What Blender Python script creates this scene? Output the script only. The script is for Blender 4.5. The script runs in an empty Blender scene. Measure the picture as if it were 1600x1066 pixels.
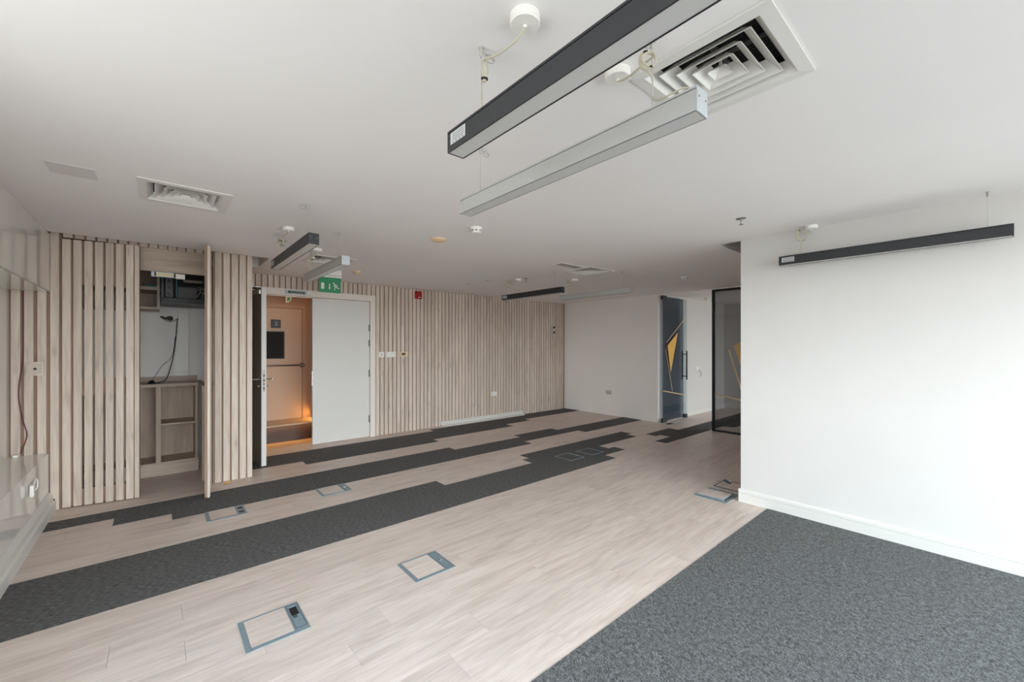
import bpy, bmesh, math, random
from mathutils import Vector, Matrix
random.seed(7)
sc = bpy.context.scene
COL = sc.collection

# ------------------------------------------------------------------ camera
H = 2.52                      # ceiling height
cam = bpy.data.cameras.new('camera')
cam.sensor_width = 36.0
cam.lens = 641.57 / 1600 * 36
cam.shift_y = 8 / 1600
cam.clip_start = 0.02
cam_o = bpy.data.objects.new('camera', cam)
COL.objects.link(cam_o)
YAW = math.atan2(745, 641.57)
cam_o.location = (0, 0, 1.5)
cam_o.rotation_euler = (math.pi / 2, 0, YAW - math.pi / 2)
sc.camera = cam_o

# ------------------------------------------------------------------ daylight
SKY = 15.6
w = bpy.data.worlds.new('overcast_sky')
sc.world = w
w.use_nodes = True
bg = w.node_tree.nodes['Background']
# hazy sky, brightest near the horizon, over duller ground
wn_, wl_ = w.node_tree.nodes, w.node_tree.links
tcw = wn_.new('ShaderNodeTexCoord')
sepw = wn_.new('ShaderNodeSeparateXYZ')
rmpw = wn_.new('ShaderNodeValToRGB')
mapw = wn_.new('ShaderNodeMapRange')
mapw.inputs['From Min'].default_value = -1
wl_.new(tcw.outputs['Generated'], sepw.inputs[0])
wl_.new(sepw.outputs['Z'], mapw.inputs['Value'])
wl_.new(mapw.outputs[0], rmpw.inputs[0])
rmpw.color_ramp.elements[0].position = 0.485
rmpw.color_ramp.elements[0].color = (0.28, 0.275, 0.27, 1)
rmpw.color_ramp.elements[1].position = 0.515
rmpw.color_ramp.elements[1].color = (0.975, 0.985, 1.0, 1)      # bright haze low down
zen = rmpw.color_ramp.elements.new(0.85)
zen.color = (0.52, 0.62, 0.74, 1)
wl_.new(rmpw.outputs[0], bg.inputs[0])
bg.inputs[1].default_value = SKY


def portal(name, x0, x1, z0, z1, y):
    l = bpy.data.lights.new(name, 'AREA')
    l.shape = 'RECTANGLE'
    l.size, l.size_y = x1 - x0, z1 - z0
    l.cycles.is_portal = True
    o = bpy.data.objects.new(name, l)
    o.location = ((x0 + x1) / 2, y, (z0 + z1) / 2)
    o.rotation_euler = (math.pi / 2, 0, 0)      # faces +y, into the room
    COL.objects.link(o)
    return o


YF = -2.40                    # window wall
portal('daylight_portal', -0.62, 4.18, 0.12, 2.46, YF - 0.02)
po = portal('daylight_portal', -0.3, 2.1, 1.0, 2.40, 0)
po.location = (-1.12, 0.90, 1.70)
po.rotation_euler = (math.pi / 2, 0, -math.pi / 2)     # added, unseen side window, faces +x
portal('daylight_portal', 7.6, 10.35, 0.12, 2.46, YF - 0.02)


def area(name, loc, rot, sx, sy, power, color):
    l = bpy.data.lights.new(name, 'AREA')
    l.shape = 'RECTANGLE'
    l.size, l.size_y = sx, sy
    l.energy = power
    l.color = color
    o = bpy.data.objects.new(name, l)
    o.location = loc
    o.rotation_euler = rot
    COL.objects.link(o)
    return o


area('lobby_fill_light', (1.7, 7.25, 2.39), (0, 0, 0), 0.9, 0.3, 1.3, (1.0, 0.68, 0.43))  # added warm fill; no ceiling lamp is seen in the lobby
area('lobby_step_strip_light', (1.25, 7.172, 0.245), (0, 0, 0), 1.6, 0.02, 2.4, (1.0, 0.52, 0.13))
area('lobby_tread_strip_light', (2.012, 7.42, 0.37), (0, math.radians(78), 0), 0.04, 0.44, 1.3, (1.0, 0.52, 0.13))

vs = sc.view_settings
vs.view_transform = 'Standard'
vs.look = 'None'
vs.exposure = 0.0
vs.gamma = 1.0
vs.use_curve_mapping = False
sc.cycles.max_bounces = 14
sc.cycles.diffuse_bounces = 9
sc.cycles.glossy_bounces = 4
sc.cycles.transparent_max_bounces = 12
sc.cycles.sample_clamp_indirect = 6.0


# ------------------------------------------------------------------ helpers
def lin(r, g, b):
    f = lambda c: (c / 255) / 12.92 if c / 255 <= 0.04045 else ((c / 255 + 0.055) / 1.055) ** 2.4
    return (f(r), f(g), f(b), 1)


def newmat(name):
    m = bpy.data.materials.new(name)
    m.use_nodes = True
    nt = m.node_tree
    return m, nt, nt.nodes['Principled BSDF']


def plain(name, c, rough=0.5, metal=0.0, noise=0.0, scale=8, spec=0.5, bump=0.0, bscale=200, emit=None):
    m, nt, b = newmat(name)
    b.inputs['Roughness'].default_value = rough
    b.inputs['Metallic'].default_value = metal
    b.inputs['Specular IOR Level'].default_value = spec
    c = lin(*c)
    b.inputs['Base Color'].default_value = c
    tc = nt.nodes.new('ShaderNodeTexCoord')
    if noise:
        n = nt.nodes.new('ShaderNodeTexNoise')
        n.inputs['Scale'].default_value = scale
        n.inputs['Detail'].default_value = 4
        nt.links.new(tc.outputs['Object'], n.inputs['Vector'])
        r = nt.nodes.new('ShaderNodeValToRGB')
        r.color_ramp.elements[0].position = 0.3
        r.color_ramp.elements[1].position = 0.7
        r.color_ramp.elements[0].color = tuple(x * (1 - noise) for x in c[:3]) + (1,)
        r.color_ramp.elements[1].color = tuple(min(1, x * (1 + noise)) for x in c[:3]) + (1,)
        nt.links.new(n.outputs['Fac'], r.inputs['Fac'])
        nt.links.new(r.outputs['Color'], b.inputs['Base Color'])
    if bump:
        n2 = nt.nodes.new('ShaderNodeTexNoise')
        n2.inputs['Scale'].default_value = bscale
        nt.links.new(tc.outputs['Object'], n2.inputs['Vector'])
        bp = nt.nodes.new('ShaderNodeBump')
        bp.inputs['Strength'].default_value = bump
        bp.inputs['Distance'].default_value = 0.002
        nt.links.new(n2.outputs['Fac'], bp.inputs['Height'])
        nt.links.new(bp.outputs['Normal'], b.inputs['Normal'])
    if emit:
        b.inputs['Emission Color'].default_value = lin(*emit[0])
        b.inputs['Emission Strength'].default_value = emit[1]
    return m


def wood(name, light, mid, dark, axis, rough=0.5, tint=0.10, fine=1.0, knots=False, spec=0.5, cross=9.0, along=0.9):
    """grain runs along one local axis; every object gets its own cut of the wood and its own tint"""
    m, nt, b = newmat(name)
    N, L = nt.nodes, nt.links
    b.inputs['Roughness'].default_value = rough
    b.inputs['Specular IOR Level'].default_value = spec
    tc = N.new('ShaderNodeTexCoord')
    oi = N.new('ShaderNodeObjectInfo')
    add = N.new('ShaderNodeVectorMath')
    add.operation = 'ADD'
    mul = N.new('ShaderNodeVectorMath')
    mul.operation = 'MULTIPLY'
    cmb = N.new('ShaderNodeCombineXYZ')
    for i, k in enumerate((37.0, 53.0, 71.0)):
        mm = N.new('ShaderNodeMath')
        mm.operation = 'MULTIPLY'
        mm.inputs[1].default_value = k
        L.new(oi.outputs['Random'], mm.inputs[0])
        L.new(mm.outputs[0], cmb.inputs[i])
    L.new(tc.outputs['Object'], add.inputs[0])
    L.new(cmb.outputs[0], add.inputs[1])
    L.new(add.outputs[0], mul.inputs[0])
    s = [cross, cross, cross]
    s[axis] = along
    mul.inputs[1].default_value = s
    n1 = N.new('ShaderNodeTexNoise')
    n1.inputs['Scale'].default_value = 1.6
    n1.inputs['Detail'].default_value = 7
    n1.inputs['Roughness'].default_value = 0.62
    n1.inputs['Distortion'].default_value = 0.6
    L.new(mul.outputs[0], n1.inputs['Vector'])
    r = N.new('ShaderNodeValToRGB')
    e = r.color_ramp.elements
    e[0].position = 0.30
    e[0].color = lin(*dark)
    e[1].position = 0.72
    e[1].color = lin(*light)
    k = e.new(0.5)
    k.color = lin(*mid)
    L.new(n1.outputs['Fac'], r.inputs['Fac'])
    # fine fibres
    mul2 = N.new('ShaderNodeVectorMath')
    mul2.operation = 'MULTIPLY'
    s2 = [150.0 * fine] * 3
    s2[axis] = 5.0 * fine
    mul2.inputs[1].default_value = s2
    L.new(add.outputs[0], mul2.inputs[0])
    n2 = N.new('ShaderNodeTexNoise')
    n2.inputs['Scale'].default_value = 1.0
    n2.inputs['Detail'].default_value = 2
    L.new(mul2.outputs[0], n2.inputs['Vector'])
    mr = N.new('ShaderNodeMapRange')
    mr.inputs['From Min'].default_value = 0.25
    mr.inputs['From Max'].default_value = 0.75
    mr.inputs['To Min'].default_value = 0.86
    mr.inputs['To Max'].default_value = 1.08
    L.new(n2.outputs['Fac'], mr.inputs['Value'])
    tr = N.new('ShaderNodeMapRange')
    tr.inputs['To Min'].default_value = 1 - tint
    tr.inputs['To Max'].default_value = 1 + tint
    L.new(oi.outputs['Random'], tr.inputs['Value'])
    m1 = N.new('ShaderNodeMath')
    m1.operation = 'MULTIPLY'
    L.new(mr.outputs[0], m1.inputs[0])
    L.new(tr.outputs[0], m1.inputs[1])
    out = m1.outputs[0]
    if knots:
        mk = N.new('ShaderNodeVectorMath')
        mk.operation = 'MULTIPLY'
        sk = [16.0] * 3
        sk[axis] = 5.0
        mk.inputs[1].default_value = sk
        L.new(add.outputs[0], mk.inputs[0])
        v = N.new('ShaderNodeTexVoronoi')
        v.inputs['Scale'].default_value = 0.42
        L.new(mk.outputs[0], v.inputs['Vector'])
        kr = N.new('ShaderNodeMapRange')
        kr.inputs['From Min'].default_value = 0.02
        kr.inputs['From Max'].default_value = 0.16
        kr.inputs['To Min'].default_value = 0.72
        kr.inputs['To Max'].default_value = 1.0
        L.new(v.outputs['Distance'], kr.inputs['Value'])
        m3 = N.new('ShaderNodeMath')
        m3.operation = 'MULTIPLY'
        L.new(out, m3.inputs[0])
        L.new(kr.outputs[0], m3.inputs[1])
        out = m3.outputs[0]
    vm = N.new('ShaderNodeVectorMath')
    vm.operation = 'SCALE'
    L.new(r.outputs['Color'], vm.inputs[0])
    L.new(out, vm.inputs['Scale'])
    L.new(vm.outputs[0], b.inputs['Base Color'])
    bp = N.new('ShaderNodeBump')
    bp.inputs['Strength'].default_value = 0.12
    bp.inputs['Distance'].default_value = 0.001
    L.new(n2.outputs['Fac'], bp.inputs['Height'])
    L.new(bp.outputs['Normal'], b.inputs['Normal'])
    return m


def carpet(name, c0, c1, c2, sx, sy, rot=0.0, spread=0.2, swap=True, bump=0.5, blotch=0.0):
    m, nt, b = newmat(name)
    N, L = nt.nodes, nt.links
    b.inputs['Roughness'].default_value = 0.95
    b.inputs['Specular IOR Level'].default_value = 0.15
    tc = N.new('ShaderNodeTexCoord')
    mp = N.new('ShaderNodeMapping')
    mp.inputs['Rotation'].default_value = (0, 0, rot)
    L.new(tc.outputs['Object'], mp.inputs['Vector'])
    outs = []
    for (a, c, off) in ((sx, sy, 0.0), (sy, sx, 9.3)):
        mu = N.new('ShaderNodeVectorMath')
        mu.operation = 'MULTIPLY'
        mu.inputs[1].default_value = (a, c, 1)
        ad = N.new('ShaderNodeVectorMath')
        ad.operation = 'ADD'
        ad.inputs[1].default_value = (off, off * 2, off)
        L.new(mp.outputs[0], ad.inputs[0])
        L.new(ad.outputs[0], mu.inputs[0])
        n = N.new('ShaderNodeTexNoise')
        n.inputs['Scale'].default_value = 1.0
        n.inputs['Detail'].default_value = 3
        n.inputs['Roughness'].default_value = 0.7
        L.new(mu.outputs[0], n.inputs['Vector'])
        outs.append(n.outputs['Fac'])
    wn = N.new('ShaderNodeTexVoronoi')
    wn.inputs['Scale'].default_value = 16.0
    wn.feature = 'F1'
    L.new(mp.outputs[0], wn.inputs['Vector'])
    sel = N.new('ShaderNodeSeparateColor')
    L.new(wn.outputs['Color'], sel.inputs[0])
    gt = N.new('ShaderNodeMath')
    gt.operation = 'GREATER_THAN'
    gt.inputs[1].default_value = 0.55 if swap else 2.0
    L.new(sel.outputs[0], gt.inputs[0])
    mx = N.new('ShaderNodeMix')
    L.new(gt.outputs[0], mx.inputs[0])
    L.new(outs[0], mx.inputs[2])
    L.new(outs[1], mx.inputs[3])
    r = N.new('ShaderNodeValToRGB')
    e = r.color_ramp.elements
    e[0].position = 0.5 - spread
    e[0].color = lin(*c0)
    e[1].position = 0.5 + spread
    e[1].color = lin(*c2)
    k = e.new(0.5)
    k.color = lin(*c1)
    fac = mx.outputs[0]
    if blotch:                              # coarser heathering over the fine flecks
        nb = N.new('ShaderNodeTexNoise')
        nb.inputs['Scale'].default_value = 42.0
        nb.inputs['Detail'].default_value = 3
        L.new(mp.outputs[0], nb.inputs['Vector'])
        mb_ = N.new('ShaderNodeMath')
        mb_.operation = 'MULTIPLY_ADD'
        mb_.inputs[1].default_value = blotch
        mb_.inputs[2].default_value = -blotch / 2
        L.new(nb.outputs['Fac'], mb_.inputs[0])
        ab = N.new('ShaderNodeMath')
        L.new(mb_.outputs[0], ab.inputs[0])
        L.new(mx.outputs[0], ab.inputs[1])
        fac = ab.outputs[0]
    L.new(fac, r.inputs['Fac'])
    L.new(r.outputs['Color'], b.inputs['Base Color'])
    bp = N.new('ShaderNodeBump')
    bp.inputs['Strength'].default_value = bump
    bp.inputs['Distance'].default_value = 0.002
    L.new(mx.outputs[0], bp.inputs['Height'])
    L.new(bp.outputs['Normal'], b.inputs['Normal'])
    return m


def tinted_glass(name, col, gloss=0.06, grough=0.02):
    m = bpy.data.materials.new(name)
    m.use_nodes = True
    nt = m.node_tree
    nt.nodes.remove(nt.nodes['Principled BSDF'])
    t = nt.nodes.new('ShaderNodeBsdfTransparent')
    t.inputs[0].default_value = col
    g = nt.nodes.new('ShaderNodeBsdfGlossy')
    g.inputs['Roughness'].default_value = grough
    fr = nt.nodes.new('ShaderNodeFresnel')
    fr.inputs['IOR'].default_value = 1.35
    mix = nt.nodes.new('ShaderNodeMixShader')
    # a straight-through pane mirrors only at its outer faces
    ge = nt.nodes.new('ShaderNodeNewGeometry')
    inv = nt.nodes.new('ShaderNodeMath')
    inv.operation = 'SUBTRACT'
    inv.inputs[0].default_value = 1.0
    nt.links.new(ge.outputs['Backfacing'], inv.inputs[1])
    mu = nt.nodes.new('ShaderNodeMath')
    mu.operation = 'MULTIPLY'
    nt.links.new(fr.outputs[0], mu.inputs[0])
    nt.links.new(inv.outputs[0], mu.inputs[1])
    nt.links.new(mu.outputs[0], mix.inputs[0])
    nt.links.new(t.outputs[0], mix.inputs[1])
    nt.links.new(g.outputs[0], mix.inputs[2])
    nt.links.new(mix.outputs[0], nt.nodes['Material Output'].inputs[0])
    return m


class MB:
    def __init__(s):
        s.v, s.f, s.sm = [], [], []

    def add(s, vs_, fs, smooth=False):
        o = len(s.v)
        s.v += [Vector(p) for p in vs_]
        for f in fs:
            s.f.append([o + i for i in f])
            s.sm.append(smooth)
        return s

    def box(s, x0, x1, y0, y1, z0, z1):
        p = [(x, y, z) for z in (z0, z1) for y in (y0, y1) for x in (x0, x1)]
        return s.add(p, [(0, 2, 3, 1), (4, 5, 7, 6), (0, 1, 5, 4), (2, 6, 7, 3), (0, 4, 6, 2), (1, 3, 7, 5)])

    def bbox(s, x0, x1, y0, y1, z0, z1, b=0.003):
        """box with all edges chamfered"""
        bm = bmesh.new()
        bmesh.ops.create_cube(bm, size=1)
        for v in bm.verts:
            v.co = ((x0 + x1) / 2 + v.co.x * (x1 - x0), (y0 + y1) / 2 + v.co.y * (y1 - y0), (z0 + z1) / 2 + v.co.z * (z1 - z0))
        bmesh.ops.bevel(bm, geom=bm.edges[:], offset=b, segments=2, affect='EDGES', profile=0.6)
        bm.verts.index_update()
        s.add([v.co.copy() for v in bm.verts], [[v.index for v in f.verts] for f in bm.faces])
        bm.free()
        return s

    def prism(s, poly, axis, a0, a1):
        """extrude a 2d polygon along an axis; poly is in the other two axes, in order"""
        def P(p, a):
            q = list(p)
            q.insert(axis, a)
            return q
        n = len(poly)
        vs_ = [P(p, a0) for p in poly] + [P(p, a1) for p in poly]
        fs = [list(range(n))[::-1], list(range(n, 2 * n))] + [(i, (i + 1) % n, n + (i + 1) % n, n + i) for i in range(n)]
        return s.add(vs_, fs)

    def lathe(s, prof, c, seg=24, axis='z'):
        """prof: (radius, height) pairs from one end to the other, around a vertical axis through c"""
        vs_, fs = [], []
        for (r, h) in prof:
            for i in range(seg):
                a = 2 * math.pi * i / seg
                if axis == 'z':
                    vs_.append((c[0] + r * math.cos(a), c[1] + r * math.sin(a), c[2] + h))
                elif axis == 'y':
                    vs_.append((c[0] + r * math.cos(a), c[1] + h, c[2] + r * math.sin(a)))
                else:
                    vs_.append((c[0] + h, c[1] + r * math.cos(a), c[2] + r * math.sin(a)))
        n = len(prof)
        for j in range(n - 1):
            for i in range(seg):
                k = (i + 1) % seg
                fs.append((j * seg + i, j * seg + k, (j + 1) * seg + k, (j + 1) * seg + i))
        s.add(vs_, fs, True)
        o = len(s.v) - len(vs_)
        s.f.append([o + i for i in range(seg)][::-1])
        s.f.append([o + (n - 1) * seg + i for i in range(seg)])
        s.sm += [False, False]
        return s

    def tube(s, pts, r, seg=6, smooth_pts=0, closed=False):
        P = [Vector(p) for p in pts]
        if smooth_pts:
            Q = []
            n = len(P)
            rng = range(n if closed else n - 1)
            for i in rng:
                if closed:
                    p0, p1, p2, p3 = P[(i - 1) % n], P[i], P[(i + 1) % n], P[(i + 2) % n]
                else:
                    p0, p1, p2, p3 = P[max(i - 1, 0)], P[i], P[i + 1], P[min(i + 2, n - 1)]
                for k in range(smooth_pts):
                    t = k / smooth_pts
                    Q.append(0.5 * ((2 * p1) + (p2 - p0) * t + (2 * p0 - 5 * p1 + 4 * p2 - p3) * t * t + (3 * p1 - p0 - 3 * p2 + p3) * t ** 3))
            if not closed:
                Q.append(P[-1])
            P = Q
        n = len(P)
        up = Vector((0.31, 0.17, 0.93)).normalized()
        vs_, fs = [], []
        for i, p in enumerate(P):
            if closed:
                d = P[(i + 1) % n] - P[(i - 1) % n]
            else:
                d = P[min(i + 1, n - 1)] - P[max(i - 1, 0)]
            d.normalize()
            a = up - d * up.dot(d)
            if a.length < 1e-3:
                a = Vector((1, 0, 0)) - d * d.x
            a.normalize()
            up = a
            b = d.cross(a)
            for k in range(seg):
                t = 2 * math.pi * k / seg
                vs_.append(p + (a * math.cos(t) + b * math.sin(t)) * r)
        m = n if closed else n - 1
        for i in range(m):
            j = (i + 1) % n
            for k in range(seg):
                l = (k + 1) % seg
                fs.append((i * seg + k, i * seg + l, j * seg + l, j * seg + k))
        s.add(vs_, fs, True)
        if not closed:
            o = len(s.v) - len(vs_)
            s.f.append([o + k for k in range(seg)][::-1])
            s.f.append([o + (n - 1) * seg + k for k in range(seg)])
            s.sm += [False, False]
        return s

    def slab(s, rects, holes, a0, a1, axis=2):
        """union of rects minus holes (x0,x1,y0,y1 in the two other axes), extruded along axis; clean outer faces only"""
        xs = sorted({round(v, 5) for r in rects + holes for v in r[:2]})
        ys = sorted({round(v, 5) for r in rects + holes for v in r[2:]})
        inside = lambda x, y, R: any(r[0] < x < r[1] and r[2] < y < r[3] for r in R)
        nx, ny = len(xs) - 1, len(ys) - 1
        F = [[inside((xs[i] + xs[i + 1]) / 2, (ys[j] + ys[j + 1]) / 2, rects) and not inside((xs[i] + xs[i + 1]) / 2, (ys[j] + ys[j + 1]) / 2, holes)
              for j in range(ny)] for i in range(nx)]
        idx = {}
        def vid(i, j, a):
            k = (i, j, a)
            if k not in idx:
                q = [xs[i], ys[j]]
                q.insert(axis, a)
                idx[k] = len(s.v)
                s.v.append(Vector(q))
            return idx[k]
        def face(l):
            s.f.append(l)
            s.sm.append(False)
        g = lambda i, j: 0 <= i < nx and 0 <= j < ny and F[i][j]
        for i in range(nx):
            for j in range(ny):
                if not F[i][j]:
                    continue
                c = [(i, j), (i + 1, j), (i + 1, j + 1), (i, j + 1)]
                face([vid(*p, a1) for p in c])
                face([vid(*p, a0) for p in c][::-1])
                for (di, dj, p, q) in ((0, -1, 0, 1), (1, 0, 1, 2), (0, 1, 2, 3), (-1, 0, 3, 0)):
                    if not g(i + di, j + dj):
                        face([vid(*c[p], a0), vid(*c[q], a0), vid(*c[q], a1), vid(*c[p], a1)])
        return s

    def build(s, name, mat, parent=None, at=None, rot=None):
        """vertices are given in world space; with a parent they are stored relative to it"""
        base = Vector((0, 0, 0))
        if at is not None:
            base = Vector(at)
        elif parent is not None:
            base = world_loc(parent)
        me = bpy.data.meshes.new(name)
        me.from_pydata([tuple(v - base) for v in s.v], [], s.f)
        me.polygons.foreach_set('use_smooth', s.sm)
        me.update()
        bm = bmesh.new()
        bm.from_mesh(me)
        bmesh.ops.recalc_face_normals(bm, faces=bm.faces[:])
        for ed in bm.edges:
            if len(ed.link_faces) == 2 and ed.calc_face_angle(0.0) > 0.62:
                ed.smooth = False
        bm.to_mesh(me)
        bm.free()
        if mat is not None:
            me.materials.append(mat)
        o = bpy.data.objects.new(name, me)
        COL.objects.link(o)
        if parent is not None:
            o.parent = parent
            o.location = base - world_loc(parent)
        else:
            o.location = base
        return o


def world_loc(o):
    l = Vector((0, 0, 0))
    while o is not None:
        l += Vector(o.location)
        o = o.parent
    return l


def tag(o, label=None, cat=None, group=None, kind=None):
    if label: o['label'] = label
    if cat: o['category'] = cat
    if group: o['group'] = group
    if kind: o['kind'] = kind
    return o


def thing(name, loc, label, cat, group=None, kind=None):
    o = bpy.data.objects.new(name, None)
    o.empty_display_size = 0.05
    o.location = loc
    COL.objects.link(o)
    return tag(o, label, cat, group, kind)


def piece(me, name, loc, parent):
    """one more object that shares mesh data; loc in world space"""
    o = bpy.data.objects.new(name, me)
    COL.objects.link(o)
    o.parent = parent
    o.location = Vector(loc) - world_loc(parent)
    return o


def B(*a):
    return MB().box(*a)


# ------------------------------------------------------------------ materials
M = {}
M['paint'] = plain('toned_down_wall_paint', (210, 207, 204), 0.75, noise=0.012, scale=2.5, spec=0.25, bump=0.05, bscale=160)  # white darkened in the colour to offset strong light near the windows
M['paint_far'] = plain('lifted_wall_paint', (248, 244, 241), 0.75, noise=0.012, scale=2.5, spec=0.25)  # same white lightened in the colour to make up for weak far light
M['ceiling'] = plain('ceiling_paint', (240, 236, 234), 0.85, noise=0.012, scale=1.3, spec=0.2)
M['skirting'] = plain('white_skirting_gloss', (218, 216, 211), 0.35)
M['gloss'] = plain('white_gloss_panel', (230, 227, 222), 0.07, noise=0.006, scale=1.0)
M['slat'] = wood('whitewashed_oak', (225, 211, 199), (214, 198, 185), (193, 176, 163), 2, 0.6, 0.09, knots=True)
M['slat_shaded'] = wood('shaded_oak_backing', (165, 140, 122), (152, 127, 110), (134, 110, 94), 2, 0.7, 0.03)  # slat wood darkened: shade between the slats put into the colour
M['oak_h'] = wood('oak_board_horizontal', (206, 189, 174), (195, 177, 161), (178, 159, 143), 0, 0.6, 0.03)
M['oak_v'] = wood('oak_carcass', (200, 181, 164), (189, 169, 151), (172, 152, 134), 2, 0.55, 0.03)
M['floor'] = wood('oak_laminate', (224, 210, 200), (214, 198, 188), (196, 180, 169), 0, 0.42, 0.045, fine=1.0, cross=11.0, along=1.5)
M['floor_gap'] = plain('floor_joint', (150, 134, 122), 0.9)
M['carpet'] = carpet('charcoal_carpet_plank', (56, 55, 55), (91, 90, 89), (136, 134, 133), 32, 260, 0.0, 0.17, swap=False, bump=0.3)
M['mat'] = carpet('grey_fleck_carpet', (58, 58, 59), (95, 96, 96), (136, 137, 137), 80, 260, math.radians(38), 0.15, bump=0.4, blotch=0.30)
M['black'] = plain('black_anodised', (38, 39, 42), 0.45, noise=0.03, scale=30)
M['black_trim'] = plain('black_trim', (18, 19, 22), 0.4)
M['silver'] = plain('silver_anodised', (188, 188, 185), 0.42, metal=0.35, noise=0.02, scale=30)
M['silver_cap'] = plain('silver_end_cap', (184, 189, 193), 0.4, metal=0.2)
M['diffuser'] = plain('opal_diffuser', (196, 195, 192), 0.4)
M['white_plastic'] = plain('white_plastic', (236, 233, 228), 0.4)
M['cream_plastic'] = plain('aged_cream_plastic', (232, 206, 168), 0.45)
M['chrome'] = plain('bright_steel', (205, 205, 203), 0.25, metal=0.9)
M['wire'] = plain('bright_thin_wire', (176, 174, 170), 0.4)
M['groove'] = plain('painted_shadow_line', (96, 98, 100), 0.6)
M['plate'] = plain('brushed_lock_plate', (176, 174, 170), 0.5, metal=0.3)
M['steel'] = plain('dull_steel', (150, 146, 140), 0.45, metal=0.8)
M['cable'] = plain('clear_flex_cable', (190, 184, 163), 0.3)
M['black_plastic'] = plain('black_plastic', (20, 20, 21), 0.45)
M['sticker'] = plain('sticker_paper', (184, 184, 183), 0.6)
M['sticker_ink'] = plain('sticker_ink', (120, 121, 124), 0.7)
M['vent'] = plain('vent_white', (226, 223, 218), 0.5)
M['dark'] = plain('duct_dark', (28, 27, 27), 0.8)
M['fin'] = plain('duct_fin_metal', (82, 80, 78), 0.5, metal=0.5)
M['floorbox'] = plain('blue_grey_floor_box', (132, 148, 155), 0.45, metal=0.2, noise=0.04, scale=40)
M['floorbox_d'] = plain('floor_box_dark_grey', (70, 80, 86), 0.5)  # darker grey for latches, grooves and the plug box frame
M['red'] = plain('fire_alarm_red', (168, 28, 32), 0.35)
M['wire_red'] = plain('red_wire', (140, 32, 50), 0.4)
M['green'] = plain('exit_green', (40, 138, 92), 0.45, noise=0.05, scale=20)
M['picto'] = plain('pictogram_white', (226, 226, 218), 0.5)
M['doorleaf'] = plain('white_door_leaf', (222, 220, 216), 0.5, noise=0.01, scale=3)
M['frame'] = plain('door_frame_paint', (234, 226, 218), 0.5)
M['rack'] = plain('rack_black_steel', (46, 47, 47), 0.4, noise=0.06, scale=20)
M['rack_in'] = plain('rack_grey_steel', (92, 92, 90), 0.5, noise=0.08, scale=25)
M['teal'] = plain('teal_plastic', (38, 126, 138), 0.45)
M['teal_d'] = plain('dark_teal_box', (24, 92, 84), 0.5)
M['lobby'] = plain('lobby_beige_wall', (190, 156, 130), 0.6, noise=0.02, scale=3)
M['lobby_door'] = plain('lobby_beige_door', (206, 176, 150), 0.5)
M['lobby_dark'] = plain('lobby_brown_panel', (58, 40, 31), 0.4, noise=0.04, scale=4)
M['lobby_floor'] = plain('lobby_stone_floor', (204, 176, 146), 0.35, noise=0.05, scale=6)
M['gold'] = plain('gold_film', (222, 174, 84), 0.45, metal=0.1)
M['gold_line'] = plain('gold_line_film', (214, 184, 146), 0.3, metal=0.3)
M['glass'] = tinted_glass('smoked_partition_glass', (0.55, 0.55, 0.555, 1))
M['glass_door'] = tinted_glass('door_glass_clear_strip', (0.83, 0.87, 0.89, 1))
M['film'] = tinted_glass('dark_door_film', (0.61, 0.63, 0.66, 1))
M['window_glass'] = tinted_glass('window_glass', (0.93, 0.96, 0.96, 1))
M['brick_dark'] = plain('socket_dark', (60, 56, 52), 0.6)
M['lcd'] = plain('lcd_screen', (62, 84, 70), 0.3)
M['facade'] = plain('facade_frame', (70, 72, 74), 0.5)

# ------------------------------------------------------------------ setting: floor
XL, XR, XB = -0.76, 7.44, 4.268      # left wall, far wall, right wall
YB, YBLK = 6.69, 1.565               # slat wall, corner of the right wall
floor = MB().slab([(-1.15, 10.6, YF - 0.2, 7.05)], [], -0.06, -0.012).build('floor', M['floor_gap'])
tag(floor, 'pale oak plank floor with charcoal carpet strips running along it', 'floor', kind='structure')

rows = [1.333 + 0.1925 * i for i in range(10)] + [3.258, 3.445, 3.632, 3.818, 4.006, 4.2, 4.396, 4.592] + [4.592 + 0.1907 * i for i in range(1, 12)]
rows = rows + [6.88]
LP = 1.22
starts = {0: 0.35, 3: 0.723, 4: 0.95, 5: 0.40, 7: 1.036, 1: -0.15, 2: 0.1, 6: 0.1}
cache = {}


def plank(x0, x1, y0, y1):
    g = 0.0005
    key = (round(x1 - x0, 4), round(y1 - y0, 4))
    if key not in cache:
        a, b = (x1 - x0) / 2 - g, (y1 - y0) / 2 - g
        o = B(-a, a, -b, b, -0.0118, 0).build('plank', M['floor'], None)
        COL.objects.unlink(o)
        cache[key] = o.data
        bpy.data.objects.remove(o)
    piece(cache[key], 'plank', ((x0 + x1) / 2, (y0 + y1) / 2, 0), floor)


for i in range(len(rows) - 1):
    y0, y1 = rows[i], rows[i + 1]
    off = starts.get(i, (i * 0.47) % LP)
    x = off - LP * 3
    xe = XB + 0.05 if y1 < 1.5 else (10.5 if y1 < 4.21 else XR + 0.01)
    while x < xe:
        a, b = max(x, -1.0), min(x + LP, xe)
        if b - a > 0.02:
            plank(a, b, y0, y1)
        x += LP
# the strip of laminate in the alcove and the next room, nearer than the planks that can be told apart
B(XB + 0.05, 10.5, YF, 1.333, -0.0118, 0).build('near_floor', M['floor'], floor)

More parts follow.
